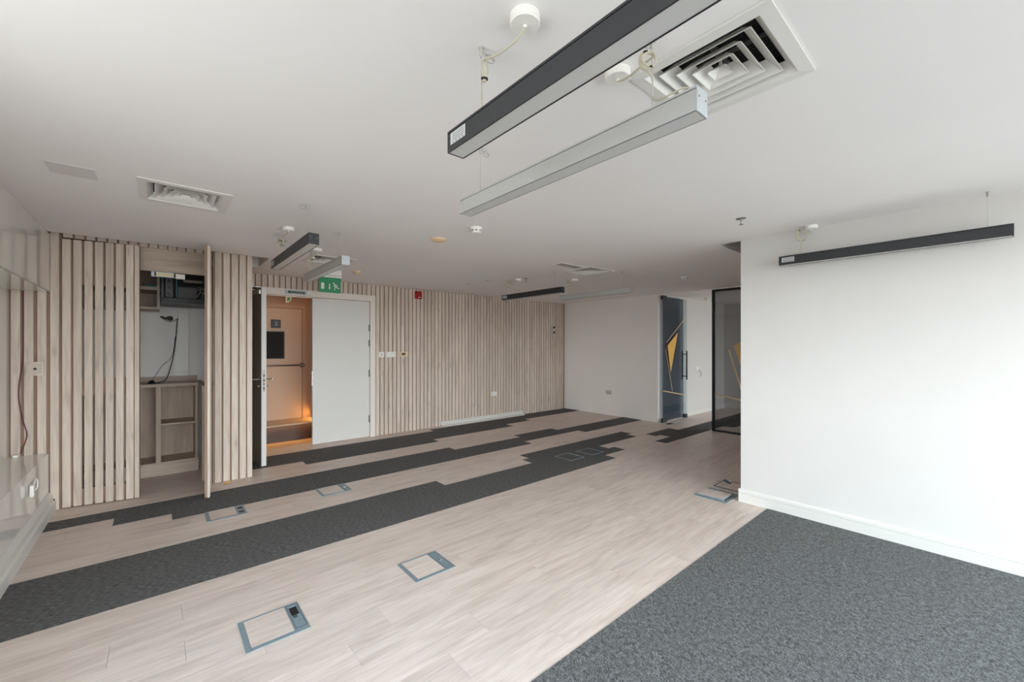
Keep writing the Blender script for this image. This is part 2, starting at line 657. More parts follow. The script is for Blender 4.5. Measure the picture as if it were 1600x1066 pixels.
e = 7.43
strips = [
    [(-.74, 4.645, 3.258, 3.445), (-.74, 5.13, 3.445, 3.632), (-.74, 5.0, 3.632, 3.818), (-.74, 2.337, 3.818, 4.006), (3.635, 6.01, 3.818, 4.006), (3.755, 6.148, 4.006, 4.2)],
    [(.09, 4.355, 4.592, 4.765), (5.652, e, 4.592, 4.765), (-.29, e, 4.765, 4.96), (-.74, e, 4.96, 5.04), (-.74, 3.25, 5.04, 5.2), (4.52, 5.41, 5.04, 5.2)],
    [(1.42, 3.34, 5.64, 5.82), (.8, 5.04, 5.82, 6.04), (.8, 5.69, 6.04, 6.22), (.8, e, 6.22, 6.385), (3.68, e, 6.385, 6.54), (6.03, e, 6.54, 6.675)],
    [(6.28, 7.05, 3.62, 3.805), (6.42, 10.4, 3.435, 3.62), (5.94, 10.4, 3.245, 3.435), (8.02, 10.4, 3.055, 3.245)],
]
for s in strips:
    MB().slab(s, [], 0.0002, 0.0025).build('carpet_strip', M['carpet'], floor)
B(-.74, 4.252, YF, 1.333, -0.0118, 0.003).build('carpet_mat', M['mat'], floor)['label'] = 'broad grey flecked carpet in the right foreground'

# ------------------------------------------------------------------ setting: ceiling
VENTS = [(1.352, 1.829, 0.413, 0.895), (-0.10, 0.382, 3.333, 3.818), (1.296, 1.78, 4.868, 5.352), (4.185, 4.668, 3.30, 3.80)]
REC_L = (-1.0, 0.978, 5.45, 6.13)
REC_R = (4.285, 7.44, YBLK, 1.775)
hol = [(a + .02, b - .02, c + .02, d - .02) for a, b, c, d in VENTS] + [REC_L, REC_R]
ceil = MB().slab([(-1.12, 10.55, YF - 0.2, 6.9)], hol, H, H + 0.05)
for (a, b, c, d) in (REC_L, REC_R):                 # the slots go up behind the ceiling
    ceil.slab([(a - .03, b + .03, c - .03, d + .03)], [(a, b, c, d)], H + 0.05, H + 0.26)
    ceil.box(a - .03, b + .03, c - .03, d + .03, H + 0.26, H + 0.29)
ceil = ceil.build('ceiling', M['ceiling'])
tag(ceil, 'flat white painted ceiling with square diffusers and shadow slots', 'ceiling', kind='structure')

# ------------------------------------------------------------------ setting: walls
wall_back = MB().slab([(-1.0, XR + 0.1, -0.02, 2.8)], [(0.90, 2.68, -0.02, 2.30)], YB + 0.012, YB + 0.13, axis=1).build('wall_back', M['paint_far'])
tag(wall_back, 'back wall clad in upright whitewashed oak slats', 'wall', kind='structure')
MB().slab([(0.80, XR - 0.002, 0, H - .001)], [(0.86, 2.73, 0, 2.33)], YB + 0.002, YB + 0.0118, axis=1).build('slat_backing', M['slat_shaded'], wall_back)


def slat_mesh(wd, dp, ht, mat=None):
    o = MB().prism([(-wd / 2, dp), (-wd / 2, 0.002), (-wd / 2 + .002, 0), (wd / 2 - .002, 0), (wd / 2, 0.002), (wd / 2, dp)], 2, 0, ht).build('slat', mat or M['slat'])
    me = o.data
    bpy.data.objects.remove(o)
    return me


P = 0.0748
full = slat_mesh(0.0585, 0.018, H - 0.004)
short = slat_mesh(0.0585, 0.018, H - 0.004 - 2.335)
x = 2.753 + 0.0295
while x < XR - 0.03:
    piece(full, 'slat', (x, YB - 0.016, 0.002), wall_back)
    x += P
x = 2.753 + 0.0295 - P
while x > 0.80:
    piece(short if x > 0.87 else full, 'slat', (x, YB - 0.016, 2.337 if x > 0.87 else 0.002), wall_back)
    x -= P

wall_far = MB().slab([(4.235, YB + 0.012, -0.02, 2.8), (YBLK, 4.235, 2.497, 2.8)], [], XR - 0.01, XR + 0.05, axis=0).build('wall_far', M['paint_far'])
tag(wall_far, 'plain off-white end wall between the slats and the glass door', 'wall', kind='structure')
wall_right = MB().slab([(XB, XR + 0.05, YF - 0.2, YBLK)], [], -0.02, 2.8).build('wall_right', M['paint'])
tag(wall_right, 'bright white wall block on the right behind the hanging black lamp', 'wall', kind='structure')
wl = MB()
YW = 3.12                                                          # the glossy cladding starts here; an unseen side window is added before it
wl.slab([(YF - 0.2, 5.6, -0.02, 2.8)], [(-0.3, 2.1, 1.0, 2.40)], -1.1, XL - 0.24, axis=0)   # back of the recess
wl.box(XL - 0.24, XL - 0.01, YW, 5.575, 0.0, 0.515)                # ledge core
wl.box(XL - 0.24, XL - 0.01, YW, 5.575, 2.01, 2.8)                 # bulkhead core
wl.box(-1.1, XL - 0.0, 5.60, YB + 0.012, -0.02, 2.8)               # beside the cabinet
wall_left = wl.build('wall_left', M['paint'])
tag(wall_left, 'glossy white left wall with a long recess above a low ledge', 'wall', kind='structure')
B(XL - 0.01, XL + 0.012, YW, 5.572, 2.0, H - 0.001).build('upper_panel', M['gloss'], wall_left)
B(XL - 0.24, XL - 0.228, YW, 5.572, 0.53, 2.0).build('recess_panel', M['gloss'], wall_left)
MB().box(XL - 0.01, XL + 0.008, YW, 5.572, 0.0, 0.518).box(XL - 0.228, XL + 0.008, YW, 5.572, 0.518, 0.53).build('ledge_panel', M['gloss'], wall_left)
B(XL - 0.23, XL + 0.006, YW, 5.572, 1.993, 2.0).build('recess_soffit', M['gloss'], wall_left)
B(XL + 0.008, XL + 0.0145, YW, 5.572, 1.990, 1.9995).build('edge_trim', plain('pale_edge_trim', (176, 170, 164), 0.3), wall_left)
# slats closing the end of the recess, in line with the cabinet front
end = MB().box(-1.0, -0.672, 5.585, 5.60, 0, H + 0.2).build('slat_backing', M['slat_shaded'], wall_left)
nm = slat_mesh(0.055, 0.016, H + 0.18)
for xx in (-0.950, -0.874, -0.7965, -0.719):
    piece(nm, 'slat', (xx, 5.568, 0.002), wall_left)

# window wall behind the camera: openings with dark frames and glass, where the daylight comes in
wall_front = MB().slab([(-1.1, 10.6, -0.02, 2.8)], [(-0.62, 4.18, 0.12, 2.46), (7.6, 10.35, 0.12, 2.46)], YF - 0.2, YF, axis=1).build('wall_front', M['paint'])
tag(wall_front, 'window wall behind the camera letting in overcast daylight', 'wall', kind='structure')
for n, (a, b, k) in enumerate(((-0.62, 4.18, 4), (7.6, 10.35, 2))):
    win = MB()
    win.slab([(a, b, 0.12, 2.46)], [(a + .05 + (b - a - .05) / k * i, a + (b - a - .05) / k * (i + 1), 0.17, 2.41) for i in range(k)], YF - 0.13, YF - 0.08, axis=1)
    win = win.build('window_%d' % (n + 1), M['facade'])
    tag(win, ('wide dark framed window behind the camera', 'dark framed window of the room beyond the glass')[n], 'window', kind='structure')
    for i in range(k):
        B(a + .05 + (b - a - .05) / k * i, a + (b - a - .05) / k * (i + 1), YF - 0.109, YF - 0.103, 0.17, 2.41).build('pane', M['window_glass'], win)

win = MB().slab([(-0.3, 2.1, 1.0, 2.40)], [(-0.25, 0.88, 1.05, 2.35), (0.93, 2.05, 1.05, 2.35)], -1.08, -1.03, axis=0).build('window_3', M['facade'])  # unseen window put in to brighten the far end
tag(win, 'unseen dark framed side window added to light the far end', 'window', kind='structure')
for y0, y1 in ((-0.25, 0.88), (0.93, 2.05)):
    B(-1.058, -1.052, y0, y1, 1.05, 2.35).build('pane', M['window_glass'], win)

# the room beyond the glass
wn = MB().box(XR + 0.05, 10.5, 4.215, 4.3, -0.02, 2.8).box(10.46, 10.6, YF, 4.3, -0.02, 2.8)
wn = wn.build('wall_beyond', M['paint'])
tag(wn, 'white walls of the side room seen through the glass door opening', 'wall', kind='structure')


def skirt(x_or_y, a0, a1, face, axis, ht=0.125, name='baseboard', mat=None, cap=0.04):
    """white skirting with a chamfered proud cap; face = +1/-1: side it projects to"""
    f = face
    prof = [(0, 0), (0.016 * f, 0), (0.016 * f, ht - cap - 0.006), (0.010 * f, ht - cap), (0.020 * f, ht - cap + 0.004), (0.020 * f, ht - 0.014), (0.008 * f, ht), (0, ht)]
    if axis == 'y':
        return MB().prism([(x_or_y + p, z) for p, z in prof], 1, a0, a1)
    return MB().prism([(x_or_y + p, z) for p, z in prof], 0, a0, a1)


bR = skirt(XB, YF, YBLK + 0.016, -1, 'y').build('baseboard_right', M['skirting'])
tag(bR, 'white stepped skirting board along the foot of the bright right wall', 'skirting', kind='structure')
bL = MB().prism([(XL + .008 + p, z) for p, z in [(0, 0), (.044, 0), (.044, .085), (.03, .095), (.024, .135), (.006, .175), (0, .175)]], 1, YW, 5.553).build('baseboard_left', M['skirting'])
B(XL + .030, XL + .044, 5.5525, 5.557, .088, .108).build('open_end', M['black_trim'], bL)
tag(bL, 'white stepped skirting board along the foot of the glossy left wall', 'skirting', kind='structure')
bB = MB().prism([(6.672, 0.004), (6.575, 0.004), (6.575, 0.016), (6.625, 0.03), (6.63, 0.055), (6.645, 0.062), (6.648, 0.09), (6.672, 0.096)], 0, 3.98, 6.03).build('baseboard_back', M['skirting'])
tag(bB, 'loose length of white skirting in front of the oak slats', 'skirting', kind='structure')
bN = MB().box(XR + 0.05, 10.46, 4.197, 4.215, 0, 0.10).box(10.442, 10.46, YF, 4.197, 0, 0.10).build('baseboard_beyond', M['skirting'])
tag(bN, 'white skirting in the side room beyond the glass', 'skirting', kind='structure')

# ------------------------------------------------------------------ lobby beyond the double door
lob = MB().box(0.3, 3.2, 7.70, 7.8, -0.02, 2.6).box(0.3, 0.42, 6.82, 7.7, -0.02, 2.6).box(2.02, 2.14, 6.82, 7.7, -0.02, 2.6).box(0.3, 3.2, 6.82, 7.8, 2.40, 2.5)
lob = lob.build('wall_lobby', M['lobby'])
tag(lob, 'warm beige lobby wall seen through the open leaf of the double door', 'wall', kind='structure')
lf = MB().box(0.42, 2.02, 6.88, 7.7, -0.04, -0.001).build('floor_lobby', M['lobby_floor'])
tag(lf, 'pale stone lobby floor glowing orange in front of the step', 'floor', kind='structure')
st = thing('step', (1.22, 7.2, 0), 'dark brown raised step lit orange inside the lobby', 'step')
B(0.44, 2.0, 7.21, 7.24, 0, 0.255).build('riser', M['lobby_dark'], st)
B(0.44, 2.0, 7.16, 7.69, 0.255, 0.277).build('tread', M['lobby_floor'], st)
ld = thing('lobby_door', (1.3, 7.69, 0.277), 'beige lobby fire door with a steel push bar, beyond the open leaf', 'door')
B(0.62, 1.86, 7.665, 7.695, 0.28, 2.13).build('leaf', M['lobby_door'], ld)
MB().slab([(0.55, 1.93, 0.277, 2.2)], [(0.615, 1.865, 0.277, 2.135)], 7.655, 7.698, axis=1).build('frame', M['lobby'], ld)
pb = MB().tube([(0.75, 7.60, 1.18), (1.80, 7.60, 1.18)], 0.014, 10).build('push_bar', M['steel'], ld)
MB().lathe([(0.038, 0), (0.038, .05), (.02, .065)], (1.82, 7.60, 1.18), 16, 'x').build('end_bracket', M['steel'], pb)
vp = thing('wall_panel', (1.46, 7.655, 1.52), 'tall black glass panel on the lobby wall below the small display', 'panel')
B(1.30, 1.578, 7.638, 7.664, 1.30, 1.735).build('glass', plain('unlit_black_glass', (22, 15, 12), 0.5, spec=0.15), vp)
MB().slab([(1.29, 1.59, 1.29, 1.745)], [(1.302, 1.576, 1.302, 1.733)], 7.636, 7.665, axis=1).build('frame', M['lobby_dark'], vp)
dp = thing('floor_display', (1.465, 7.655, 1.87), 'small black lobby display showing the figure 2', 'display')
MB().bbox(1.395, 1.535, 7.635, 7.664, 1.80, 1.935, 0.006).build('case', M['black_trim'], dp)
tcur = bpy.data.curves.new('digit', 'FONT')
tcur.body = '2'
tcur.size = 0.085
tcur.align_x = 'CENTER'
tcur.align_y = 'CENTER'
tcur.extrude = 0.001
tcur.materials.append(plain('display_digit', (190, 186, 180), 0.5))
tmp = bpy.data.objects.new('digit_curve', tcur)
COL.objects.link(tmp)
tme = bpy.data.meshes.new_from_object(tmp.evaluated_get(bpy.context.evaluated_depsgraph_get()))
bpy.data.objects.remove(tmp)
to = bpy.data.objects.new('digit', tme)
COL.objects.link(to)
to.parent = dp
to.rotation_euler = (math.pi / 2, 0, 0)
to.location = (0, -0.0215, -0.002)
es = thing('lobby_exit_sign', (1.60, 7.4, 2.28), 'tiny white and green exit sign hanging in the lobby', 'sign')
MB().prism([(1.56, 2.30), (1.56, 2.20), (1.60, 2.215), (1.635, 2.25), (1.64, 2.31)], 1, 7.40, 7.408).build('plate', M['picto'], es)
MB().prism([(1.575, 2.29), (1.575, 2.225), (1.60, 2.232), (1.622, 2.255), (1.625, 2.295)], 1, 7.396, 7.3999).build('green_field', M['green'], es)
B(1.56, 1.64, 7.40, 7.412, 2.305, 2.40).build('bracket', M['picto'], es)
for i, zz in enumerate((1.035, 1.085)):
    t = thing('call_strip', (2.015, 7.35, zz), ('lower', 'upper')[i] + ' short black strip on the lobby side wall by the closed leaf', 'strip', 'black strips on the lobby side wall')
    B(2.006, 2.0195, 7.05, 7.62, zz - .01, zz + .01).build('bar', M['black_trim'], t)

# ------------------------------------------------------------------ the double door
tr = MB().slab([(0.845, 2.735, 0, 2.335)], [(0.925, 2.65, -0.1, 2.24)], 6.655, 6.83, axis=1)
tr.slab([(0.905, 2.67, 0, 2.26)], [(0.935, 2.64, -0.1, 2.23)], 6.735, 6.76, axis=1)
tr = tr.build('trim_1', M['frame'])
tag(tr, 'pale painted frame of the double door in the slat wall', 'door frame', kind='structure')
d2 = thing('door_2', (1.768, 6.72, 0.0), 'closed right leaf of the white double door', 'door', kind='structure')
MB().bbox(1.770, 2.646, 6.688, 6.732, 0.006, 2.234, 0.003).build('leaf', M['doorleaf'], d2)
for zz in (0.30, 1.05, 1.55, 1.80):
    MB().lathe([(0.009, -.055), (.009, .055)], (2.648, 6.680, zz), 10).box(2.628, 2.648, 6.684, 6.689, zz - .055, zz + .055).build('hinge', M['steel'], d2)
B(1.764, 1.770, 6.69, 6.73, 0.9, 1.12).build('strike_plate', M['chrome'], d2)
# open leaf, swung a little past ninety degrees
ax, ay, bx_, by_ = 0.925, 6.675, 0.995, 5.886
dirv = Vector((bx_ - ax, by_ - ay, 0)).normalized()
nrm = Vector((-dirv.y, dirv.x, 0))              # towards +x
LW = 0.792
T = 0.027


def leafbox(mb, s0, s1, t0, t1, z0, z1, bev=None):
    p = []
    for z in (z0, z1):
        for t in (t0, t1):
            for s in (s0, s1):
                q = Vector((ax, ay, 0)) + dirv * s + nrm * t
                p.append((q.x, q.y, z))
    return mb.add(p, [(0, 2, 3, 1), (4, 5, 7, 6), (0, 1, 5, 4), (2, 6, 7, 3), (0, 4, 6, 2), (1, 3, 7, 5)])


def lp(s, t, z):
    q = Vector((ax, ay, 0)) + dirv * s + nrm * t
    return (q.x, q.y, z)


d1 = thing('door_1', (ax, ay, 0), 'open left leaf of the white double door seen edge on', 'door', kind='structure')
leafbox(MB(), 0, LW, -T, T, 0.008, 2.232).build('leaf', M['doorleaf'], d1)
leafbox(MB(), .004, LW - .002, -T - .001, -T, .012, 2.228).build('shade_panel', plain('painted_face_shade', (146, 139, 133), 0.5), d1)  # thin grey sheet paints the shade on the leaf's outer face
leafbox(MB(), LW, LW + .003, -.013, .013, 0.93, 1.20).build('lock_plate', M['plate'], d1)
lk = MB()
for (z0, z1) in ((1.12, 1.145), (1.06, 1.085), (1.02, 1.035), (.96, .985)):
    leafbox(lk, LW + .003, LW + .004, -.007, .007, z0, z1)
lk.build('latch_slot', M['brick_dark'], d1)
for s in (-1, 1):
    MB().tube([lp(LW - .06, s * T, 1.085), lp(LW - .062, s * (T + .04), 1.085), lp(LW - .075, s * (T + .085), 1.085)], 0.008, 8).lathe([(.004, -.013), (.013, -.006), (.013, .006), (.004, .013)], lp(LW - .076, s * (T + .09), 1.085), 12).build('handle', M['chrome'], d1)
    MB().tube([lp(LW - .06, s * T, 1.0), lp(LW - .06, s * (T + .03), 1.0)], 0.014, 10).build('lock_cylinder', M['chrome'], d1)
ar = MB()
leafbox(ar, LW - .30, LW - .02, -T - .02, -T, 2.15, 2.20)
leafbox(ar, LW - .28, LW - .06, -T - .05, T, 2.232, 2.242)
leafbox(ar, LW - .28, LW - .2, -T - .05, -T - .042, 2.242, 2.30)
ar.build('armature_bracket', M['chrome'], d1)
mg = thing('magnetic_lock', (1.44, 6.64, 2.285), 'slim silver magnetic lock on the double door head', 'lock')
B(1.40, 1.665, 6.612, 6.654, 2.262, 2.31).build('body', M['silver_cap'], mg)
B(1.44, 1.62, 6.608, 6.613, 2.272, 2.30).build('green_face', plain('lock_green', (70, 104, 84), 0.4), mg)
for xx in (1.425, 1.625):
    B(xx, xx + .014, 6.606, 6.6125, 2.266, 2.306).build('pole', M['black_trim'], mg)
B(1.667, 1.735, 6.61, 6.654, 2.262, 2.308).build('end_block', M['white_plastic'], mg)

# ------------------------------------------------------------------ wall fittings on the slat wall
YS = YB - 0.0165
t = thing('key_switch', (2.843, YS, 1.357), 'white square key switch nearest the double door on the slats', 'switch')
MB().bbox(2.795, 2.891, YS - .013, YS, 1.312, 1.402, .004).build('plate', M['white_plastic'], t)
MB().lathe([(.008, 0), (.008, .004)], (2.845, YS - .017, 1.356), 12, 'y').build('key_slot', M['brick_dark'], t)
t = thing('light_switch', (3.013, YS, 1.357), 'white double light switch between key switch and thermostat', 'switch')
MB().bbox(2.925, 3.104, YS - .010, YS, 1.31, 1.404, .004).build('plate', M['white_plastic'], t)
for xx in (2.932, 3.02):
    MB().bbox(xx, xx + .078, YS - .017, YS - .010, 1.318, 1.396, .003).build('rocker', M['white_plastic'], t)
t = thing('thermostat', (3.246, YS, 1.357), 'cream thermostat with a dark green screen on the slats', 'thermostat')
MB().bbox(3.176, 3.317, YS - .022, YS, 1.315, 1.40, .005).build('case', M['cream_plastic'], t)
B(3.203, 3.27, YS - .0235, YS - .0215, 1.342, 1.382).build('screen', M['lcd'], t)


def socket(name, c, ax_, label, group=None, wd=.146, ht=.088, mat=None, twin=True):
    t = thing(name, c, label, 'socket', group)
    x, y, z = c
    m = mat or M['white_plastic']
    n = 2 if twin else 1
    def bb(a0, a1, d0, d1, z0, z1, bev):
        if ax_ == 'y-': return MB().bbox(x + a0, x + a1, y - d1, y - d0, z + z0, z + z1, bev)
        if ax_ == 'x-': return MB().bbox(x - d1, x - d0, y + a0, y + a1, z + z0, z + z1, bev)
        return MB().bbox(x + d0, x + d1, y + a0, y + a1, z + z0, z + z1, bev)
    bb(-wd / 2, wd / 2, 0, .010, -ht / 2, ht / 2, .003).build('plate', m, t)
    for i in range(n):
        a = (i - (n - 1) / 2) * wd / n
        bb(a + .018, a + .03, .010, .014, .018, .032, .001).build('switch', m, t)
        p = MB()
        for (da, dz) in ((0, .004), (-.011, -.02), (.011, -.02)):
            q = bb(a + da - .003, a + da + .003, .0098, .0106, dz - .005, dz + .005, .0005)
            p.add(q.v, q.f)
        p.build('pin_holes', M['brick_dark'], t)
    return t


socket('wall_socket', (5.258, YS, 0.513), 'y-', 'white double socket low on the oak slat wall')
socket('wall_socket', (XR - .01, 5.40, 0.495), 'x-', 'grey double socket low on the off-white end wall', mat=plain('grey_socket', (205, 200, 195), 0.45))
t = thing('fire_alarm', (3.522, YS, 2.41), 'small red fire alarm sounder high on the slat wall', 'alarm')
MB().bbox(3.455, 3.589, YS - .03, YS, 2.345, 2.482, .01).build('body', M['red'], t)
MB().bbox(3.485, 3.575, YS - .05, YS - .03, 2.365, 2.475, .012).build('cover', M['red'], t)
B(3.505, 3.552, YS - .052, YS - .049, 2.366, 2.376).build('label_strip', M['picto'], t)
t = thing('hanging_cable', (7.1, YS, 2.52), 'thin white cable hanging down the slats near the far corner', 'cable')
MB().tube([(7.09, YS - .004, 2.51), (7.09, YS - .005, 2.30), (7.02, YS - .006, 2.18), (7.03, YS - .005, 2.05), (7.06, YS - .004, 1.8), (7.08, YS - .004, 1.72)], .0045, 6, 6).build('flex', M['white_plastic'], t)
for zz in (1.94, 1.82):
    B(7.03, 7.07, YS - .016, YS, zz - .022, zz + .022).build('clip', M['black_plastic'], t)

# exit sign
ex = thing('exit_sign', (1.737, 5.75, H), 'green emergency exit sign with arrow and running man, hung over the door', 'sign')
MB().bbox(1.60, 1.883, 5.715, 5.785, 2.445, H, .006).build('base', M['white_plastic'], ex)
MB().bbox(1.60, 1.883, 5.72, 5.78, 2.415, 2.442, .008).build('lamp_tube', M['white_plastic'], ex)
B(1.604, 1.878, 5.744, 5.756, 2.215, 2.418).build('panel', M['green'], ex)
U = lambda a: 1.604 + .274 * a          # across the panel
V = lambda b: 2.215 + .203 * b          # up the panel
pic = MB()
Y0, Y1 = 5.7415, 5.7438
pic.prism([(U(.08), V(.22)), (U(.22), V(.22)), (U(.22), V(.62)), (U(.08), V(.62))], 1, Y0, Y1)
pic.build('door_pictogram', M['picto'], ex)
pic = MB().prism([(U(.44), V(.58)), (U(.49), V(.58)), (U(.49), V(.32)), (U(.525), V(.32)), (U(.465), V(.20)), (U(.405), V(.32)), (U(.44), V(.32))], 1, Y0, Y1)
pic.build('arrow_pictogram', M['picto'], ex)
pic = MB()


def limb(a, b, wd):
    a, b = Vector((U(a[0]), V(a[1]))), Vector((U(b[0]), V(b[1])))
    d = (b - a).normalized()
    n = Vector((-d.y, d.x)) * wd / 2
    pic.prism([tuple(a + n), tuple(b + n), tuple(b - n), tuple(a - n)], 1, Y0, Y1)


pic.lathe([(.0105, 0), (.0105, Y1 - Y0)], (U(.655), Y0, V(.63)), 12, 'y')
limb((.68, .58), (.80, .36), .016)
limb((.70, .55), (.82, .53), .007)
limb((.82, .53), (.87, .45), .007)
limb((.70, .50), (.66, .40), .007)
limb((.80, .38), (.88, .30), .011)
limb((.88, .30), (.93, .33), .010)
limb((.77, .40), (.70, .30), .011)
limb((.70, .30), (.71, .18), .010)
pic.build('running_man_pictogram', M['picto'], ex)

# ------------------------------------------------------------------ ceiling diffusers
VL = ['large square air diffuser beside the near silver lamp', 'square air diffuser left of the lamps, above the slatted cabinet side',
      'square air diffuser behind the far silver lamp near the exit sign', 'far square air diffuser beside the slim access panel']
for n, (a, b, c, d) in enumerate(VENTS):
    cx, cy = (a + b) / 2, (c + d) / 2
    hw = (b - a) / 2
    t = thing('air_diffuser', (cx, cy, H), VL[n], 'air vent', 'ceiling air diffusers')
    fr = MB()
    def ring(mb, h0, z0, h1, z1):
        vs_ = [(cx + sx * h0, cy + sy * h0, z0) for sx, sy in ((-1, -1), (1, -1), (1, 1), (-1, 1))] + [(cx + sx * h1, cy + sy * h1, z1) for sx, sy in ((-1, -1), (1, -1), (1, 1), (-1, 1))]
        return mb.add(vs_, [(i, (i + 1) % 4, 4 + (i + 1) % 4, 4 + i) for i in range(4)])
    def ring_solid(mb, h0, z0, h1, z1, th=.003):
        ring(mb, h0, z0, h1, z1)
        ring(mb, h0 - th, z0, h1 - th, z1 + .001)
        ring(mb, h0, z0, h0 - th, z0)
        ring(mb, h1, z1, h1 - th, z1 + .001)
    ring(fr, hw, H - .0005, hw, H - .006)
    ring(fr, hw, H - .006, hw - .042, H - .008)
    ring(fr, hw - .042, H - .008, hw - .075, H + .035)
    fr.build('frame', M['vent'], t)
    for hb, ht_ in ((.160, .118), (.115, .075), (.074, .036)):
        r_ = MB()
        ring_solid(r_, hb, H - .001, ht_, H + .042)
        r_.build('louvre', M['vent'], t)
    pc = MB().add([(cx + sx * .034, cy + sy * .034, H + .002) for sx, sy in ((-1, -1), (1, -1), (1, 1), (-1, 1))] + [(cx, cy, H + .034)], [(0, 1, 4), (1, 2, 4), (2, 3, 4), (3, 0, 4)])
    pc.box(cx - .004, cx + .004, cy - .004, cy + .004, H + .03, H + .07)
    pc.build('centre_cone', M['vent'], t)
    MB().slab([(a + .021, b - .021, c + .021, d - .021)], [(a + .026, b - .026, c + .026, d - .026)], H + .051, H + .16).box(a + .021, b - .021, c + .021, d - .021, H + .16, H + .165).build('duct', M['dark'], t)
    fn = MB()
    k = a + .05
    while k < b - .05:
        fn.box(k, k + .003, c + .03, d - .03, H + .075, H + .10)
        k += .016
    fn.box(cx - .012, cx + .012, c + .03, d - .03, H + .06, H + .068)
    fn.box(a + .03, b - .03, cy - .012, cy + .012, H + .06, H + .068)
    fn.build('fins', M['fin'], t)

t = thing('access_panel', (3.95, 3.47, H), 'slim white rectangular panel beside the far air diffuser', 'panel')
MB().slab([(3.73, 4.165, 3.39, 3.565)], [(3.75, 4.145, 3.41, 3.545)], H - .006, H - .0003).build('frame', M['vent'], t)
B(3.752, 4.143, 3.412, 3.543, H - .003, H - .0003).build('flap', plain('grey_flap', (176, 170, 164), 0.6), t)
t = thing('ceiling_patch', (-0.38, 3.475, H), 'faint square patch on the ceiling at upper left', 'patch')
MB().bbox(-.478, -.28, 3.372, 3.575, H - .003, H - .0003, .001).build('cover', plain('patch_paint', (218, 214, 209), 0.85), t)
for nm_, lab, cc, (l_, w_) in (('ceiling_slot', 'thin pale slot in the ceiling left of the far black lamp', (4.05, 5.09), (.29, .02)), ('ceiling_slot', 'thin dark-ended slot in the ceiling nearest the slat wall', (3.99, 5.56), (.22, .02))):
    t = thing(nm_, (cc[0], cc[1], H), lab, 'slot', 'thin ceiling slots')
    B(cc[0] - l_ / 2, cc[0] + l_ / 2, cc[1] - w_ / 2, cc[1] + w_ / 2, H - .003, H - .0003).build('strip', M['vent'], t)
    B(cc[0] - l_ / 2 - .06, cc[0] - l_ / 2, cc[1] - w_ / 2, cc[1] + w_ / 2, H - .003, H - .0003).build('open_end', M['steel'], t)


